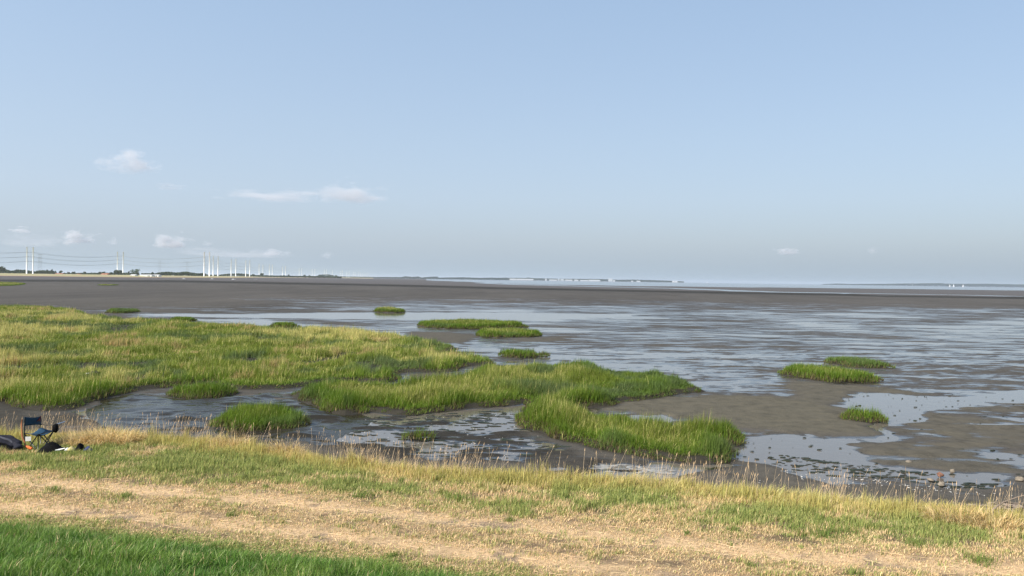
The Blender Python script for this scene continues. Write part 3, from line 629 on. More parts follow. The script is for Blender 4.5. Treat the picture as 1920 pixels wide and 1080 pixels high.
for th_ in (0, .012):
    for i in range(n+1):
        for j in range(m+1):
            u, v = i/n, j/m; q = inn(BL, BR, -.03+1.06*u); s = math.sin(math.pi*u)
            z = .575-.06*u+.215*v-.02*s*(v)+.012*s*(1-v); vs.append((q[0]+.02-th_*.7+.03*s, q[1]-.0-th_*.8-.035*s, z))
K = (n+1)*(m+1)
for i in range(n):
    for j in range(m):
        a = i*(m+1)+j; fs += [(a, a+1, a+m+2, a+m+1), (K+a, K+a+m+1, K+a+m+2, K+a+1)]
for i in range(n): a = i*(m+1); fs += [(a, a+m+1, K+a+m+1, K+a), (a+m, K+a+m, K+a+2*m+1, a+2*m+1)]
for j in range(m): fs += [(j, K+j, K+j+1, j+1), (n*(m+1)+j, n*(m+1)+j+1, K+n*(m+1)+j+1, K+n*(m+1)+j)]
MB().poly(vs, fs).build('backrest', M_teal, ch, True)
q = inn(BL, BR, .70); q2 = inn(BL, BR, 1.0)
mb = MB(); mb.poly([(q[0]-.02, q[1]-.07, .595), (q2[0]+.01, q2[1]-.04, .60), (q2[0]+.01, q2[1]-.04, .735), (q[0]+.07, q[1]-.05, .67), (q[0]+.02, q[1]-.035, .595), (q2[0]+.01, q2[1]-.015, .60), (q2[0]+.01, q2[1]-.015, .735), (q[0]+.07, q[1]-.025, .67)], [(0, 1, 2, 3), (7, 6, 5, 4), (0, 4, 5, 1), (1, 5, 6, 2), (2, 6, 7, 3), (3, 7, 4, 0)])
mb.build('side_pocket', M_red, ch)
MB().tube([at(BR, .52), at(inn(BR, FR, .5), .515), at(inn(BR, FR, .96), .535)], [.010, .008, .010], 7).build('arm_strap', M_frame, ch, True)
MB().tube([at(FR, SH), at((FR[0]+.03, FR[1]), .56)], .011, 7).build('arm_post', M_frame, ch, True)
po = MB().blob((FR[0]+.035, FR[1]-.02, .46), (.075, .06, .115), 8, .25, 12, 9).build('cup_pouch', M_blk, ch, True)
MB().poly([(FR[0]+.05, FR[1]-.03, .545), (FR[0]+.24, FR[1]-.02, .60), (FR[0]+.25, FR[1]+.03, .61), (FR[0]+.06, FR[1]+.02, .56), (FR[0]+.05, FR[1]-.03, .533), (FR[0]+.24, FR[1]-.02, .588), (FR[0]+.25, FR[1]+.03, .598), (FR[0]+.06, FR[1]+.02, .548)], [(0, 1, 2, 3), (7, 6, 5, 4), (0, 4, 5, 1), (1, 5, 6, 2), (2, 6, 7, 3), (3, 7, 4, 0)]).build('pouch_flap', M_grey, po)
q = inn(BL, FL, .50); MB().box((q[0]-.06, q[1]-.05, .285), (.12, .008, .105), -.25).build('tag', M_white, ch)
b0 = np.array(base); RC = np.array([[math.cos(CHR), -math.sin(CHR), 0], [math.sin(CHR), math.cos(CHR), 0], [0, 0, 1]])
st = MB().tube([b0+RC @ np.array(v) for v in ((-.045, -.03, .74), (-.055, -.04, .62), (-.045, -.05, .45), (-.035, -.05, .33), (.0, -.07, .22), (.04, -.12, .09))], [.012, .016, .017, .018, .015, .016], 7).build('hanging_strap', M_rust, None, True)
tag(st, 'faded orange strap hanging down the left side of the chair', 'strap')
st2 = MB().tube([b0+RC @ np.array(v) for v in ((.04, -.12, .10), (.09, -.22, .085), (.16, -.36, .07))], [.02, .034, .026], 8).build('orange_handle', M_orng, st, True)
# bag at the left edge
p = P(8, 846, ZB); p[2] = float(bank_z(p[0], p[1]))
bag = MB().blob(p+np.array([-.12, .1, .12]), (.42, .22, .22), 21, .35, 26, 16, .5).build('backpack', M_navy, None, True); tag(bag, 'slumped charcoal backpack on the grass left of the chair', 'bag')
MB().blob(p+np.array([.30, .02, .11]), (.13, .12, .12), 22, .4, 14, 9, .4).build('side_pouch', M_navy, bag, True)
MB().tube([p+np.array(v) for v in ((-.4, -.12, .20), (-.1, -.15, .24), (.12, -.13, .18), (.24, -.11, .05))], [.022, .028, .028, .022], 7).build('shoulder_strap', M_blk, bag, True)
MB().tube([p+np.array(v) for v in ((-.35, -.05, .31), (-.08, -.05, .34), (.14, -.03, .27), (.26, 0, .17))], [.02, .03, .03, .02], 7).build('flap_seam', simple('slate_fabric', (.06, .062, .08), .8, .3, 8), bag, True)
# clothes on the grass
def cloth(name, qx, qy, L, D, hgt, seed, mat, label, cat='clothes', group='clothes on the grass'):
    p = P(qx, qy, ZB); p[2] = float(bank_z(p[0], p[1]))+.045; g = np.random.default_rng(seed); nx_, ny_ = 16, 9; vs = []; fs = []
    for th_ in (0, .012):
        for i in range(nx_+1):
            for j in range(ny_+1):
                u, v = i/nx_*2-1, j/ny_*2-1; rr = 1-.25*abs(u)**2*abs(v)+.12*float(vnoise(u*2+seed, v*2)-.5)
                z = hgt*max(0, 1-abs(u)**1.3)*max(0, 1-v*v)**.7*(.55+.9*float(fbm(u*2.5+seed*3.1, v*2.0, seed)))
                vs.append((p[0]+u*L*.5*rr, p[1]+v*D*.5*rr, p[2]+z+.02-th_))
    K = (nx_+1)*(ny_+1)
    for i in range(nx_):
        for j in range(ny_):
            a = i*(ny_+1)+j; fs += [(a, a+ny_+1, a+ny_+2, a+1), (K+a, K+a+1, K+a+ny_+2, K+a+ny_+1)]
    for i in range(nx_): a = i*(ny_+1); fs += [(a, K+a, K+a+ny_+1, a+ny_+1), (a+ny_, a+2*ny_+1, K+a+2*ny_+1, K+a+ny_)]
    for j in range(ny_): a = nx_*(ny_+1)+j; fs += [(j, j+1, K+j+1, K+j), (a, K+a, K+a+1, a+1)]
    o = MB().poly(vs, fs).build(name, mat, None, True); return tag(o, label, cat, group)
jk = cloth('jacket', 97, 850, .66, .40, .20, 4, M_blk, 'black jacket spread on the grass in front of the chair')
p = P(110, 853, ZB); p[2] = float(bank_z(p[0], p[1]))+.085
MB().tube([p+np.array([-.16, 0, 0]), p+np.array([0, .03, .02]), p+np.array([.1, .08, .045])], [.012, .022, .012], 7).build('white_lining', M_white, jk, True)
cloth('towel', 134, 849, .24, .16, .09, 7, M_yel, 'small cream and yellow cloth between the black jacket and black cap')
cloth('shirt', 126, 849, .12, .16, .05, 17, M_white, 'scrap of white cloth touching the right end of the black jacket')
cloth('cap', 150, 848, .22, .20, .16, 9, M_blk, 'rounded black cap between the yellow and the blue cloth', 'cap')
bl = cloth('sock', 166, 849.5, .24, .15, .085, 12, M_blue, 'blue cloth at the right end of the row of clothes')
p = P(158, 846.5, ZB); p[2] = float(bank_z(p[0], p[1]))+.06
MB().blob(p, (.05, .05, .03), 3, .3, 8, 6).build('white_patch', M_white, bl, True)

# ------------------------------------------------------------------ far land
def land(name, front, back, z1, mat, label, bands):
    """front: shoreline outline on the level 0; rises in steps to z1 behind it"""
    V = []; C = []; nq = 60; a = np.array(front, float); xs = np.linspace(a[0, 0], a[-1, 0], nq); ys = np.interp(xs, a[:, 0], a[:, 1])
    rows = bands
    for (t, z, c) in rows:
        for i in range(nq):
            p = P(xs[i], ys[i], 0.0); d = p[1]*(1+t); V.append((p[0]*(1+t), d, z)); C.append(np.array(c)*(.8+.4*float(fbm(np.array(xs[i]*.08), np.array(t*9.0), 141))))
    idx = np.arange(len(rows)*nq).reshape(len(rows), nq)
    q = np.stack([idx[:-1, :-1], idx[:-1, 1:], idx[1:, 1:], idx[1:, :-1]], -1).reshape(-1, 4)
    return tag(np_mesh(name, V, [q], mat, colr=np.array(C)), label, 'land', kind='structure')
RED = (.16, .085, .075); BEI = (.46, .38, .24); GRS = (.27, .27, .12); FLD = (.33, .31, .16)
land('shore', [(-900, 507), (0, 519.0), (120, 520.2), (240, 521.6), (330, 521.6), (400, 522.0), (440, 521.8), (480, 521.0), (600, 521.4), (700, 522.6)], 0, 3, M_ground,
     'low grassy far shore under the pylons', [(-.02, -.4, RED), (.08, .9, RED), (.10, 1.0, BEI), (.25, 1.9, GRS), (.40, 2.7, BEI), (.55, 3.0, FLD), (1.6, 3.0, GRS), (1.8, 2.0, GRS)])
HAZY = (.14, .15, .13)
def farstrip(name, x0, x1, d, zf, label):
    V = []; nq = 40; xs = np.linspace(x0, x1, nq)
    for t, z in ((0, -.3), (.01, zf), (.35, zf)):
        for xx in xs: p = PD(xx, 530, d); V.append((p[0]*(1+t), d*(1+t), z))
    idx = np.arange(3*nq).reshape(3, nq); q = np.stack([idx[:-1, :-1], idx[:-1, 1:], idx[1:, 1:], idx[1:, :-1]], -1).reshape(-1, 4)
    return tag(np_mesh(name, V, [q], M_ground, colr=np.tile(HAZY, (3*nq, 1))), label, 'land', kind='structure')
farstrip('far_shore', 640, 960, 6800, 2.5, 'thin dark distant shore at the centre left')
farstrip('harbour_shore', 930, 1282, 7800, 2.5, 'distant harbour shore under white buildings')
farstrip('east_shore', 1540, 2600, 9500, 2.5, 'low blue distant shore at the right')

# trees of the far shore
def leafcloud(n, r, size, seed, c0, c1, shape='crown'):
    g = np.random.default_rng(seed); k = 7
    cen = g.normal(size=(k, 3))*np.array(r)*.42; rad = .45+.3*g.random(k)
    ii = g.integers(0, k, n); d = g.normal(size=(n, 3)); d /= np.linalg.norm(d, axis=1)[:, None]
    p = cen[ii]+d*(g.random((n, 1))**.4)*np.array(r)*rad[ii][:, None]
    return p
def quads_from(p, size, seed, c):
    g = np.random.default_rng(seed); n = len(p); a = g.normal(size=(n, 3)); a /= np.linalg.norm(a, axis=1)[:, None]
    b = np.cross(a, g.normal(size=(n, 3))); b /= np.linalg.norm(b, axis=1)[:, None]; s = size*(.5+g.random((n, 1)))
    V = np.stack([p-a*s-b*s*.6, p+a*s-b*s*.6, p+a*s+b*s*.6, p-a*s+b*s*.6], 1).reshape(-1, 3)
    return V, np.arange(4*n).reshape(n, 4), np.repeat(c, 4, 0)
DG = np.array([.030, .050, .018]); MG = np.array([.065, .095, .030])
def tree_proto(seed, r, hz_, dark):
    root = empty('tree', (0, 0, 0)); g = np.random.default_rng(seed)
    p = leafcloud(700, r, .5, seed, None, None)+np.array([0, 0, hz_]); c = mixc(np.broadcast_to(DG*(1 if dark else 1.5), (700, 3)), MG*(1 if dark else 1.6), g.random(700))
    V, q, cc = quads_from(p, .55, seed, c); np_mesh('crown', V, [q], M_leaf, root, cc)
    mb = MB().tube([(0, 0, -1), (0, 0, hz_*.4), (.2, 0, hz_)], [.45, .35, .15], 7); mb.tube([(0, 0, hz_*.5), (1.2, .3, hz_*.95)], [.2, .06], 5); mb.tube([(0, 0, hz_*.55), (-1.1, -.4, hz_*1.0)], [.2, .06], 5)
    mb.build('trunk', M_wood, root); return root
protos = [tree_proto(1, (5.5, 5.5, 4.6), 6.0, True), tree_proto(2, (4.4, 4.4, 3.8), 5.0, True), tree_proto(3, (1.8, 1.8, 4.5), 5.5, True), tree_proto(4, (7.5, 6.5, 4.8), 6.0, False)]
used = set()
def tree(kind, px, ytop, d, label, group='trees on the far shore', zb=3.0):
    o = protos[kind] if kind not in used else copy_tree(protos[kind]); used.add(kind)
    t = PD(px, ytop, d); hgt = (10.5, 8.6, 10.2, 10.5)[kind]; s = max((t[2]-zb)/hgt, .15)
    o.location = (t[0], d, zb); o.scale = (s*(.9+.3*R.random()), s, s); o.rotation_euler = (0, 0, R.random()*6.28); tag(o, label, 'tree', group)
tree(0, 4, 498.5, 1750, 'tallest dark tree at the far left edge of the photo'); tree(2, 90, 505, 1800, 'narrow pointed dark tree left of the spire tree by the first pylons'); tree(2, 97, 504.5, 1800, 'sharp conical tree ending the wood right of the first pylon pair')
tree(1, 113, 507.5, 1800, 'round dark tree above the reddish roof right of the first pylons'); tree(1, 129, 510, 1800, 'low dark tree just right of the reddish roofed house'); tree(1, 137, 509.5, 1800, 'flat topped dark tree second from the reddish roofed house')
tree(1, 160, 509.5, 1800, 'lone rounded dark tree midway between the two left pylon pairs'); tree(0, 187, 509, 1800, 'wide dark tree behind the pinkish house'); tree(1, 194, 509.5, 1800, 'dark tree touching the right side of the wide one behind the pinkish house')
tree(0, 208, 510, 1800, 'spreading dark tree right of the pinkish house'); tree(1, 217, 507.5, 1850, 'dark tree at the foot of the second pylon pair, on its left'); tree(1, 225, 506.5, 1850, 'dark tree between the two poles of the second pylon pair')
tree(2, 241, 508, 1850, 'thin dark column tree right of the second pylon pair'); tree(3, 257, 505.8, 1700, 'broad bright green tree beside the white sheds'); tree(1, 287, 510.5, 1850, 'small dark tree behind the white sheds')
tree(0, 352, 509.5, 1900, 'first of two round trees left of the tallest pylon group'); tree(0, 363, 510.5, 1900, 'second round tree, nearest the tallest pylon group'); tree(1, 376, 512, 1900, 'small tree at the foot of the tallest pylon group')
tree(1, 476, 514, 2600, 'small round tree between two middle pylon pairs'); tree(0, 491, 511.5, 2600, 'dark tree hiding the foot of a middle pylon pair'); tree(1, 533, 516, 3200, 'tiny dark bush between poles right of the middle pairs'); tree(1, 541, 515, 3300, 'small dark tree standing apart left of the long white shed'); tree(1, 570, 515.5, 3500, 'small dark tree right of the long white shed'); tree(1, 580, 516, 3500, 'low tree second to the right of the long white shed'); tree(1, 631, 516.3, 3800, 'small dark tree just right of the distant rectangular wood')
def treeline(pts, d, label, dens=1.0, col0=DG, col1=MG, zb=2.6, size=1.2, deep=25):
    a = np.array(pts, float); L = (a[-1, 0]-a[0, 0])*d/F; n = int(L*14*dens*(8 if d < 3000 else 3)/8); g = np.random.default_rng(abs(int(a[0, 0]))+5)
    u = a[0, 0]+g.random(n)*(a[-1, 0]-a[0, 0]); top = np.interp(u, a[:, 0], a[:, 1])+(fbm(u*.9, u*0, 151)-.5)*1.6*(2500/d)
    V0 = []
    zt = np.array([PD(u[i], top[i], d)[2] for i in range(n)]); X = np.array([PD(u[i], top[i], d)[0] for i in range(n)])
    z = zb-1+(np.maximum(zt, zb+.8)-zb+1)*np.sqrt(g.random(n)); Yd = d+(g.random(n)-.3)*deep
    V, q, cc = quads_from(np.stack([X, Yd, z], -1), size, 9, mixc(np.broadcast_to(col0, (n, 3)), col1, g.random(n)))
    return tag(np_mesh('treeline', V, [q], M_leaf, colr=cc), label, 'trees', kind='stuff')
treeline([(-200, 506), (-20, 506), (8, 505), (12, 508.5), (26, 507.5), (30, 506), (45, 506.5), (49, 508), (62, 509.5), (66, 508.5), (76, 507.5), (86, 508), (98, 508.5), (101, 512)], 1800, 'dark wood behind the first pylon pair at left', 1.4)
treeline([(101, 512.6), (150, 512.2), (180, 511.8), (232, 511.5), (250, 512)], 1900, 'low dark hedge between the first two pylon pairs', 1.2, size=.9)
treeline([(265, 513), (292, 513), (300, 510.8), (312, 510), (320, 510.2), (328, 512), (340, 510.3), (348, 509.8), (360, 513), (382, 513.5)], 1900, 'long rounded dark wood right of the white sheds', 1.5)
treeline([(382, 515.5), (410, 515.5), (428, 513.3), (445, 513), (460, 513.6), (470, 516), (520, 517.2), (640, 518.6)], 2900, 'blue green wood behind the middle pylon pairs', 1.5, DG*1.2, MG, 3)
treeline([(596, 517), (598, 515.2), (614, 514.8), (624, 516), (626, 518.2)], 3500, 'distant dark wood shaped like a rectangle left of centre', 2.2)
treeline([(640, 518.6), (700, 519.8), (752, 520), (760, 518.4), (772, 519.6), (785, 518.8), (790, 520.8), (812, 519), (820, 519), (822, 521), (848, 520.5), (870, 520.4), (900, 521.4), (920, 521), (955, 522)], 6800, 'thin broken line of trees along the distant shore', 3.0, size=2.5)
treeline([(930, 521.3), (945, 521), (985, 521.5), (990, 520.6), (1000, 521.8), (1040, 522.8), (1090, 523.2), (1125, 523.4), (1160, 525), (1190, 524.6), (1205, 525), (1250, 526.4), (1282, 528.2)], 7900, 'thin blue line of trees behind the harbour buildings', 3.0, size=2.5)
treeline([(1545, 533.2), (1570, 532.0), (1590, 532.8), (1670, 532.4), (1690, 531.8), (1712, 532), (1738, 531.4), (1768, 531.2), (1772, 532.2), (1820, 532.4), (1860, 532.3), (1875, 533), (1920, 533.6), (2500, 540)], 9500, 'blue wooded far bank at the right horizon', 3.0, size=3.0, deep=60)

# ------------------------------------------------------------------ pylons and wires
M_pole = simple('pole_white', (.88, .88, .87), .5, .03, .2); M_arm = simple('insulator_grey', (.20, .23, .26), .5, .1); M_wire = simple('wire_grey', (.16, .18, .20), .5, .1); M_lat = simple('lattice_steel', (.25, .28, .30), .5, .1)
def pole_proto():
    r = empty('pylon_pole', (0, 0, 0)); MB().tube([(0, 0, -1), (0, 0, 20), (0, 0, 57)], [1.5, 1.3, 1.0], 12).build('pole', M_pole, r, True)
    for f in (.47, .64, .81): MB().tube([(-3.6, 0, 57*f), (0, 0, 57*f-.2), (3.6, 0, 57*f)], [.16, .30, .16], 6).build('crossarm', M_arm, r)
    MB().tube([(-1.6, 0, 56.6), (1.6, 0, 56.6)], .14, 6).build('top_arm', M_arm, r); return r
pp = pole_proto(); first = True; tops = {}
PAIRS = [((50.5, 463, 513), (62.2, 463.5, 513), 'first pylon pair from the left'), ((220.5, 472, 513), (231.2, 472, 514), 'second pylon pair, above the dark trees'), ((383, 472.6, 518), (393, 472.6, 518.3), 'tallest looking pair of the pylon group at middle left'), ((400, 480, 517.3), (409, 480, 517.2), 'pair just right of the tallest pylon group'), ((433.6, 486, 518), (442.3, 485.6, 518), 'pair in front of the blue green wood'), ((461, 488, 518), (468.5, 488, 518), 'pair at the right end of the blue green wood'), ((486, 495.5, 518.6), (493, 495.5, 518.6), 'pair whose feet are hidden by a dark tree'), ((505.4, 496, 518.8), (510.8, 496, 518.8), 'close set pair right of the tree at the pole feet'), ((529.8, 498.5, 518.9), (535.4, 498.5, 519), 'pair beside the tiny bush'), ((561, 502.5, 519.3), (565.8, 502.5, 519.3), 'pair right of the long white shed'), ((585.4, 504.5, 519.6), (590.5, 504.2, 519.6), 'pair left of the rectangular wood'), ((608, 505, 519.9), (612, 505, 519.9), 'pair above the rectangular wood'), ((623.5, 506, 520), (638, 507.5, 520.2), 'spaced pair right of the rectangular wood'), ((641.8, 506.5, 520.3), (650.4, 507.5, 520.4), 'small pair fading into haze'), ((654.5, 507.5, 520.4), (662.5, 509, 520.5), 'smallest pair still readable in the haze')]
for a, b, lab in PAIRS:
    for s, (qx, yt, yb) in (('left', a), ('right', b)):
        o = pp if first else copy_tree(pp); first = False
        d = 57*F/(yb-yt); t = PD(qx, yt, d); o.location = (t[0], d, t[2]-57); o.rotation_euler = (0, 0, -math.atan2(t[0], d)*.6); tops[(lab, s)] = np.array([t[0], d, t[2]-57])
        tag(o, '%s white pole of the %s' % (s, lab), 'pylon', 'white pylon poles along the far shore')
for k, qx in enumerate((666, 672, 676, 680, 684.5, 688, 692)):
    o = copy_tree(pp); d = 57*F/(12.0-k*.55); t = PD(qx, 508.8+k*.62, d); o.location = (t[0], d, t[2]-57)
    tag(o, 'faint tiny white pole at the hazy end of the pylon row', 'pylon', 'faint last poles of the pylon row')
lv = ('lowest', 'middle', 'topmost')
for s in ('left', 'right'):
    for li, f in enumerate((.47, .64, .81)):
        chain = [tops[(p[2], s)]+np.array([0, 0, 57*f]) for p in PAIRS[:10]]
        st = chain[0]+(chain[0]-chain[1])*1.0; st[2] = chain[0][2]; chain = [st]+chain; pts = []
        for i in range(len(chain)-1):
            L = np.linalg.norm(chain[i+1]-chain[i]); sag = min(11, L*.02)
            for k in range(10):
                u = k/10; q = chain[i]*(1-u)+chain[i+1]*u; q = q-np.array([0, 0, 4*sag*u*(1-u)]); pts.append(q)
        pts.append(chain[-1])
        MBw = MB().tube(pts, .16, 4); o = MBw.build('power_line', M_wire)
        tag(o, '%s wire bundle along the %s poles of the pylon row' % (lv[li], s), 'power line', 'power lines along the pylon row')
for (qx, yt, yb, lab, wd) in ((299.5, 488.5, 512, 'grey lattice pylon with three arms above the white sheds', 26), (75, 476, 512, 'faint grey lattice pylon right of the first pole pair', 16), (351, 490, 513, 'faint grey lattice pylon above the rounded wood', 17)):
    hgt = 45.0; d = hgt*F/(yb-yt); t = PD(qx, yt, d); w = wd*d/F; rt = empty('lattice_pylon', (t[0], d, t[2]-hgt)); tag(rt, lab, 'lattice pylon', 'old lattice pylons')
    mb = MB()
    for sx in (-1, 1):
        for sy in (-1, 1):
            mb.tube([(sx*3.4, sy*2.2, -1), (sx*2.4, sy*1.0, hgt)], .16, 4)
    for k in range(8):
        z0 = k*hgt/8; z1 = (k+1)*hgt/8
        for sy in (-1, 1): mb.tube([(-3.3+.12*k, sy*1.8, z0), (3.2-.12*k, sy*1.7, z1)], .07, 4)
    mb.build('lattice_tower', M_lat, rt)
    for zf in (.95, .78, .58): MB().tube([(-w/2, 0, hgt*zf), (-3, 0, hgt*zf+.6), (3, 0, hgt*zf+.6), (w/2, 0, hgt*zf)], [.12, .3, .3, .12], 4).build('crossarm', M_lat, rt)

# ------------------------------------------------------------------ houses, sheds, harbour
M_hall = simple('pale_hall_wall', (.52, .53, .54), .6, .05); M_wallw = simple('white_wall', (.80, .80, .78), .6, .05); M_wallb = simple('brick_wall', (.42, .27, .19), .8, .15); M_roofr = simple('tile_roof', (.40, .17, .10), .7, .2); M_roofg = simple('grey_roof', (.5, .5, .5), .6, .1); M_dk = simple('dark_opening', (.02, .02, .022), .5, .1); M_hull = simple('hull_white', (.8, .8, .8), .4, .03); M_wg = simple('pale_grey_wall', (.45, .48, .5), .6, .08)
def house(qx0, qx1, ytop, ybase, d, name, label, wallm, roofm, depth=12, group=None, roof=.4, doors=()):
    a = PD(qx0, ybase, d); b = PD(qx1, ybase, d); t = PD((qx0+qx1)/2, ytop, d); w = b[0]-a[0]; zb = min(a[2], 3.0) if d < 5000 else 2.0
    hgt = max(t[2]-zb, 2.0); rt = empty(name, ((a[0]+b[0])/2, d, zb)); hw = hgt*(1-roof)
    MB().box((0, 0, hw/2-.3), (w, depth, hw+.6)).build('wall', wallm, rt)
    ov = .4; r = MB(); x, yv = w/2+ov, depth/2+ov
    r.poly([(-x, -yv, hw), (x, -yv, hw), (x, yv, hw), (-x, yv, hw), (-x, 0, hgt), (x, 0, hgt)], [(0, 1, 5, 4), (2, 3, 4, 5), (1, 2, 5), (3, 0, 4), (3, 2, 1, 0)]); r.build('roof', roofm, rt)
    for u in doors: MB().box((w*u, -depth/2-.06, hw*.38), (w*.10, .12, hw*.75)).build('door', M_dk, rt)
    return tag(rt, label, 'building', group)
house(106, 119, 512.3, 514.8, 1700, 'house', 'long low house with a reddish roof beneath the round tree', M_wallb, M_roofr)
house(192, 204, 512.6, 517, 1500, 'house', 'small pinkish house with a red roof and dark door', simple('pink_wall', (.55, .38, .28), .7), M_roofr, doors=(.1,))
house(145, 152, 513.6, 515.6, 1650, 'house', 'tiny beige house in the field left of the lone rounded tree', simple('beige_wall', (.55, .45, .33), .7), M_roofr)
house(247, 256, 514.7, 517.5, 1350, 'shed', 'small white shed under the broad green tree', M_wallw, M_wallw, doors=(-.3,))
house(265, 273, 515, 519, 1320, 'shed', 'first of three white sheds in a row, cream coloured', simple('cream_wall', (.8, .76, .62), .6), M_wallw, roof=.3)
house(273.4, 287, 515, 519, 1310, 'shed', 'middle of three white sheds, with two dark openings', M_wallw, M_wallw, roof=.25, doors=(.05, .25))
house(287.5, 300, 515, 518.8, 1320, 'shed', 'right most of three white sheds, with a single dark opening', M_wallw, M_wallw, roof=.25, doors=(.22,))
house(552, 563, 517.2, 519.2, 3300, 'shed', 'long flat white shed far along the pylon row', M_wallw, M_wallw, roof=.2)
for i, (u0, u1, yt, yb, m, lab) in enumerate(((954, 968, 522.4, 525, M_hall, 'left end hall of the longest white harbour building'), (968.5, 1000, 522.8, 525.6, M_hall, 'longest white hall on the harbour shore'), (1022, 1025, 522.8, 526, M_hall, 'narrow white block left of the harbour middle'), (1030, 1044, 524, 526.5, M_hall, 'bright white hall at the harbour middle'), (1046, 1049, 522.6, 527, M_wg, 'slim pale tower beside the bright white hall'), (1051, 1057, 523, 527, M_wg, 'grey boxy block right of the slim tower'), (1060, 1073, 524.2, 526.8, M_hall, 'white hall in the middle of the harbour row'), (1077, 1084, 524.3, 526.8, M_hall, 'short white hall left of the wide one'), (1088, 1103, 525, 527, M_hall, 'low white hall ending in trees'), (1104, 1125, 524.6, 526.8, M_hall, 'wide white hall left of the grey tower block'), (1141, 1148, 522.3, 527, M_wg, 'square grey tower block on the harbour shore'), (1149, 1153, 525.4, 527, M_hall, 'small white shed against the grey tower block'), (1184, 1187, 526.4, 528, M_hall, 'tiny white shed alone on the right harbour shore'), (1194, 1200, 526.4, 528, M_hall, 'small pale hall right of the tiny white shed'), (1261, 1270, 526.4, 528.4, M_hall, 'last white hall at the right end of the harbour'))):
    house(u0, u1, yt, yb, 7820-i*3, 'harbour_building', lab, m, m, 30, 'buildings on the harbour shore', .12)
p = PD(1711, 530.3, 9300); rt = empty('tower', (p[0], 9300, 2.0)); hh = p[2]-2
MB().tube([(0, 0, -1), (0, 0, hh*.7), (0, 0, hh*.72)], [2.4, 2.0, 3], 10).build('shaft', M_wg, rt); MB().tube([(0, 0, hh*.7), (0, 0, hh*.82), (0, 0, hh)], [4, 14, 13], 14).build('tank', M_lat, rt)
tag(rt, 'dark flat topped tower above the far bank at right', 'tower')

# boats on the mud and sails on the water
def boat(qx, qy, L, label, cabin=True, rz=0.0):
    p = P(qx, qy, .25); rt = empty('boat', (p[0], p[1], p[2]-.1), rz); st = []; n = 8
    for i in range(n+1):
        u = i/n; w = L*.17*(1-max(0, u-.45)**2*3.2)*(1 if u > 0 else .85); w = max(w, .03); sh = .55+.25*u*u
        st.append([(-L/2+L*u, 0, 0), (-L/2+L*u, w*.7, .18), (-L/2+L*u, w, sh*L*.2), (-L/2+L*u, -w, sh*L*.2), (-L/2+L*u, -w*.7, .18)])
    vs = [v for s in st for v in s]; fs = []
    for i in range(n):
        for k in range(5): fs.append((i*5+k, i*5+(k+1) % 5, (i+1)*5+(k+1) % 5, (i+1)*5+k))
    fs += [(0, 1, 2, 3, 4), tuple(n*5+k for k in (4, 3, 2, 1, 0))]
    MB().poly(vs, fs).build('hull', M_hull, rt)
    if cabin: MB().box((-.05*L, 0, L*.2), (L*.34, L*.2, L*.16), 0, .8).build('cabin', M_hull, rt); MB().box((-.05*L, 0, L*.215), (L*.30, L*.205, L*.05), 0, .95).build('window', M_dk, rt)
    return tag(rt, label, 'boat', 'boats lying on the mud')
boat(344.5, 523.5, 4.6, 'pale boat on the mud left of the tallest pylon group'); boat(397.5, 523.6, 4.6, 'pinkish white boat on the mud beneath the tallest pylon group'); boat(437.5, 524.8, 5.0, 'brightest white boat lying on the mud')
boat(460.5, 523.4, 3.2, 'faint tiny boat right of the brightest one', False); boat(479, 524.3, 4.4, 'low greyish boat, last to the right on the mud', False)
def sail(qx, yt, d, label, hull=True):
    t = PD(qx, yt, d); hgt = t[2]; rt = empty('sailboat', (t[0], d, 0)); k = hgt/12
    MB().poly([(-4*k, 0, .2), (0, 1.3*k, .2), (4*k, 0, .5), (0, -1.3*k, .2), (-4*k, 0, 1.2*k), (0, 1.5*k, 1.1*k), (4.6*k, 0, 1.4*k), (0, -1.5*k, 1.1*k)], [(3, 2, 1, 0), (4, 5, 6, 7), (0, 1, 5, 4), (1, 2, 6, 5), (2, 3, 7, 6), (3, 0, 4, 7)]).build('hull', M_hull, rt)
    MB().tube([(0, 0, k), (0, 0, hgt)], .12*k, 5).build('mast', M_hull, rt)
    MB().poly([(-.2*k, 0, 1.8*k), (-4*k, .3*k, 2*k), (-.1*k, 0, hgt), (-.2*k, .2*k, 1.8*k), (-4*k, .5*k, 2*k), (-.1*k, .2*k, hgt)], [(0, 1, 2), (5, 4, 3), (0, 3, 4, 1), (1, 4, 5, 2), (2, 5, 3, 0)]).build('mainsail', M_hull, rt)
    MB().poly([(.3*k, 0, 2*k), (4.2*k, .3*k, 1.6*k), (.2*k, 0, hgt*.85), (.3*k, .2*k, 2*k), (4.2*k, .5*k, 1.6*k), (.2*k, .2*k, hgt*.85)], [(0, 2, 1), (3, 4, 5), (0, 1, 4, 3), (1, 2, 5, 4), (2, 0, 3, 5)]).build('jib', M_hull, rt)
    tag(rt, label, 'sailboat', 'white sails on the estuary')
sail(1781, 533.2, 5200, 'leftmost of the three white sails near the right edge'); sail(1788.3, 532.8, 5200, 'middle and widest of the three white sails near the right edge'); sail(1806, 532.8, 5200, 'right hand white sail standing a little apart from the other two'); sail(1326, 528.2, 8200, 'lone tiny white sail on the horizon right of the harbour')

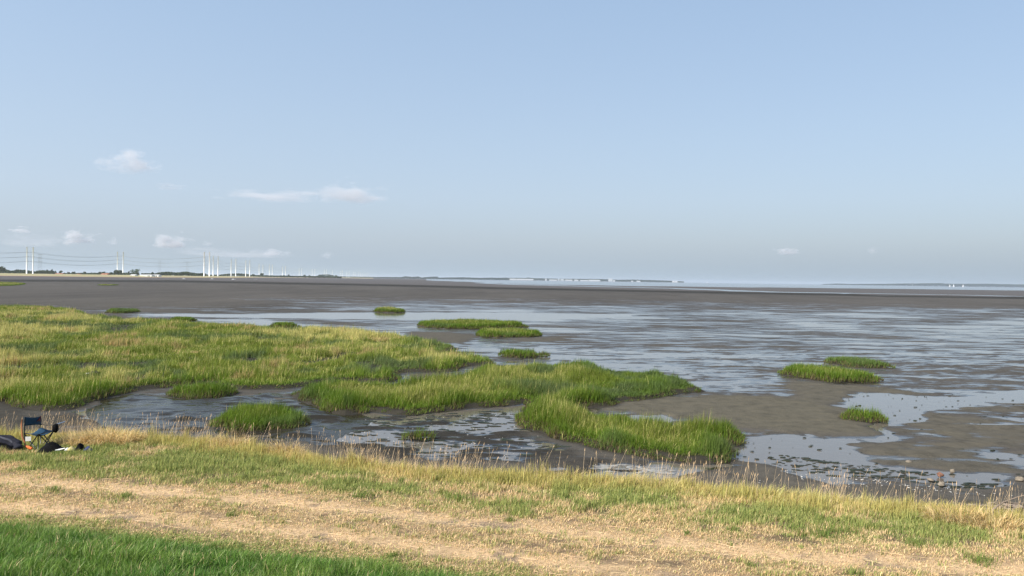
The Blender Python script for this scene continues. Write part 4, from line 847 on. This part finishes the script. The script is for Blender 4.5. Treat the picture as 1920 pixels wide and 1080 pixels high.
# ------------------------------------------------------------------ sky, sun, haze, clouds
SUN_AZ, SUN_EL = math.radians(-126), math.radians(38)      # azimuth from +Y towards +X
sd = Vector((math.sin(SUN_AZ)*math.cos(SUN_EL), math.cos(SUN_AZ)*math.cos(SUN_EL), math.sin(SUN_EL)))
L = bpy.data.lights.new('sun', 'SUN'); L.energy = 4.3; L.angle = math.radians(.53); L.color = (1.0, .93, .83)
lo = bpy.data.objects.new('sun', L); col.objects.link(lo); lo.rotation_euler = sd.to_track_quat('Z', 'Y').to_euler(); lo.location = (0, 0, 200)
w = bpy.data.worlds.new('World'); sc.world = w; w.use_nodes = True; nt = w.node_tree; bg = nt.nodes['Background']
sk = N(nt, 'ShaderNodeTexSky', sky_type='NISHITA'); sk.sun_disc = False; sk.sun_elevation = SUN_EL; sk.sun_rotation = SUN_AZ
sk.air_density = 1.0; sk.dust_density = 2.0; sk.ozone_density = 2.0; sk.altitude = 0
# a hazy summer sky: the clear sky seen through pale haze that thickens towards the horizon
tc = N(nt, 'ShaderNodeTexCoord'); sx = N(nt, 'ShaderNodeSeparateXYZ'); nt.links.new(tc.outputs['Generated'], sx.inputs[0])
hc = ramp(nt, sx.outputs[2], [(0.0, (.475, .595, .70)), (.05, (.530, .628, .765)), (.10, (.57, .68, .84)), (.18, (.56, .685, .85)), (.36, (.50, .67, .89)), (1.0, (.45, .62, .86))])
hf = ramp(nt, sx.outputs[2], [(0.0, (.93,)*3), (.05, (.72,)*3), (.18, (.62,)*3), (.36, (.56,)*3), (1.0, (.30,)*3)])
gl = N(nt, 'ShaderNodeVectorMath', operation='DOT_PRODUCT'); gl.inputs[1].default_value = (-.90, -.1, .2); nt.links.new(tc.outputs['Generated'], gl.inputs[0])
gm = N(nt, 'ShaderNodeMath', operation='MULTIPLY_ADD'); gm.inputs[1].default_value = .85; gm.inputs[2].default_value = 5.30; nt.links.new(gl.outputs['Value'], gm.inputs[0])
hs = N(nt, 'ShaderNodeVectorMath', operation='SCALE'); nt.links.new(hc.outputs[0], hs.inputs[0]); nt.links.new(gm.outputs[0], hs.inputs['Scale'])
mx = N(nt, 'ShaderNodeMix', data_type='RGBA'); nt.links.new(hf.outputs[0], mx.inputs[0]); nt.links.new(sk.outputs[0], mx.inputs[6]); nt.links.new(hs.outputs[0], mx.inputs[7])
nt.links.new(mx.outputs[2], bg.inputs['Color']); bg.inputs['Strength'].default_value = .11

HAZE = True
if HAZE:
    hm = bpy.data.materials.new('haze'); hm.use_nodes = True; nt = hm.node_tree; nt.nodes.remove(nt.nodes['Principled BSDF'])
    v = N(nt, 'ShaderNodeVolumePrincipled'); v.inputs['Density'].default_value = 5.5e-5; v.inputs['Color'].default_value = (.80, .87, .95, 1); v.inputs['Anisotropy'].default_value = .2
    nt.links.new(v.outputs[0], nt.nodes['Material Output'].inputs['Volume'])
    o = MB().box((0, 14700, 31), (62000, 31400, 72)).build('haze', hm); tag(o, 'thin blue summer haze over the flats', 'haze', kind='stuff')

def cloud_mat():
    m = bpy.data.materials.new('cloud'); m.use_nodes = True; nt = m.node_tree; nt.nodes.remove(nt.nodes['Principled BSDF'])
    tc = N(nt, 'ShaderNodeTexCoord'); oi = N(nt, 'ShaderNodeObjectInfo')
    ln = N(nt, 'ShaderNodeVectorMath', operation='LENGTH'); nt.links.new(tc.outputs['Object'], ln.inputs[0])
    n = N(nt, 'ShaderNodeTexNoise', noise_dimensions='4D'); n.inputs['Scale'].default_value = 3.0; n.inputs['Detail'].default_value = 8; n.inputs['Roughness'].default_value = .62
    nt.links.new(tc.outputs['Object'], n.inputs['Vector'])
    mw = N(nt, 'ShaderNodeMath', operation='MULTIPLY'); mw.inputs[1].default_value = 37.0; nt.links.new(oi.outputs['Random'], mw.inputs[0]); nt.links.new(mw.outputs[0], n.inputs['W'])
    # density = noise - distance from the centre
    f = N(nt, 'ShaderNodeMapRange'); f.inputs['From Min'].default_value = .0; f.inputs['From Max'].default_value = 1.0; f.inputs['To Min'].default_value = .33; f.inputs['To Max'].default_value = -.62
    nt.links.new(ln.outputs['Value'], f.inputs['Value'])
    n1 = N(nt, 'ShaderNodeMath', operation='MULTIPLY_ADD'); n1.inputs[1].default_value = 1.7; n1.inputs[2].default_value = -.35; nt.links.new(n.outputs[0], n1.inputs[0])
    so = N(nt, 'ShaderNodeSeparateXYZ'); nt.links.new(tc.outputs['Object'], so.inputs[0]); fl = N(nt, 'ShaderNodeMapRange'); fl.inputs['From Min'].default_value = -.55; fl.inputs['From Max'].default_value = -.1; fl.inputs['To Min'].default_value = -.5; fl.inputs['To Max'].default_value = 0; nt.links.new(so.outputs[2], fl.inputs['Value'])
    a0 = N(nt, 'ShaderNodeMath', operation='ADD'); nt.links.new(n1.outputs[0], a0.inputs[0]); nt.links.new(fl.outputs[0], a0.inputs[1])
    ad = N(nt, 'ShaderNodeMath', operation='ADD'); nt.links.new(a0.outputs[0], ad.inputs[0]); nt.links.new(f.outputs[0], ad.inputs[1])
    mr = N(nt, 'ShaderNodeMapRange'); mr.inputs['From Min'].default_value = .50; mr.inputs['From Max'].default_value = .72; mr.inputs['To Max'].default_value = 1.0
    nt.links.new(ad.outputs[0], mr.inputs['Value'])
    at_ = N(nt, 'ShaderNodeAttribute', attribute_type='OBJECT', attribute_name='["thickness"]')
    ml = N(nt, 'ShaderNodeMath', operation='MULTIPLY'); nt.links.new(mr.outputs[0], ml.inputs[0]); nt.links.new(at_.outputs['Fac'], ml.inputs[1])
    v = N(nt, 'ShaderNodeVolumePrincipled'); v.inputs['Color'].default_value = (.88, .885, .91, 1); v.inputs['Anisotropy'].default_value = .1
    nt.links.new(ml.outputs[0], v.inputs['Density']); nt.links.new(v.outputs[0], nt.nodes['Material Output'].inputs['Volume']); return m
M_cloud = cloud_mat()
CL = [((193, 305), (280, 340), .85, 'large soft grey cloud at upper left'), ((288, 345), (344, 360), .25, 'faint grey wisp below the large soft cloud'), ((430, 600), (356, 384), .25, 'flat grey cloud bank left of the bright topped one'), ((590, 722), (340, 396), .65, 'bright topped cloud trailing grey to the right'), ((22, 60), (425, 441), .8, 'small white cloud nearest the left edge'), ((108, 178), (433, 466), .9, 'white double cloud above the left trees'), ((202, 222), (446, 464), .6, 'little white puff between the two low white clouds'), ((286, 356), (438, 475), 1.1, 'brightest low white cloud above the white sheds'), ((380, 400), (450, 464), .5, 'tiny puff above the tallest pylons'), ((472, 542), (466, 484), .5, 'thin pale cloud low over the middle pylons'), ((600, 624), (470, 489), .4, 'pale small cloud right of the last pylons'), ((0, 125), (436, 472), .11, 'faint hazy cloud bank low above the first pylons'), ((330, 560), (462, 494), .08, 'long faint cloud bank low over the middle pylons'), ((1454, 1502), (463, 483), .9, 'lone bright cloud over the right horizon'), ((1620, 1648), (465, 479), .35, 'faint puff right of the lone bright cloud')]
import bmesh
bm = bmesh.new(); bmesh.ops.create_icosphere(bm, subdivisions=3, radius=1.0); cme = bpy.data.meshes.new('cloud'); bm.to_mesh(cme); bm.free(); cme.materials.append(M_cloud)
for (u0, u1), (v0, v1), th_, lab in CL:
    d = 14000.0; a = PD((u0+u1)/2, (v0+v1)/2, d); s = d/F
    o = bpy.data.objects.new('cloud', cme); col.objects.link(o); o.location = a
    o.scale = ((u1-u0)*.5*s*2.45, (u1-u0)*.7*s, min((v1-v0)*.5*s*2.4, a[2]-95)); o['thickness'] = th_*.0046*(60/max(30, v1-v0))
    tag(o, lab, 'cloud', 'clouds in the sky', 'thing')

# ------------------------------------------------------------------ render
sc.render.engine = 'CYCLES'; cy = sc.cycles
cy.max_bounces = 6; cy.diffuse_bounces = 3; cy.glossy_bounces = 3; cy.transmission_bounces = 3; cy.volume_bounces = 1; cy.transparent_max_bounces = 8
cy.use_denoising = True; cy.denoiser = 'OPENIMAGEDENOISE'; cy.sample_clamp_indirect = 6
cy.volume_step_rate = 1.0; cy.volume_max_steps = 128
vs_ = sc.view_settings; vs_.view_transform = 'Standard'; vs_.look = 'None'; vs_.exposure = 0.7; vs_.gamma = 1.0; vs_.use_curve_mapping = False
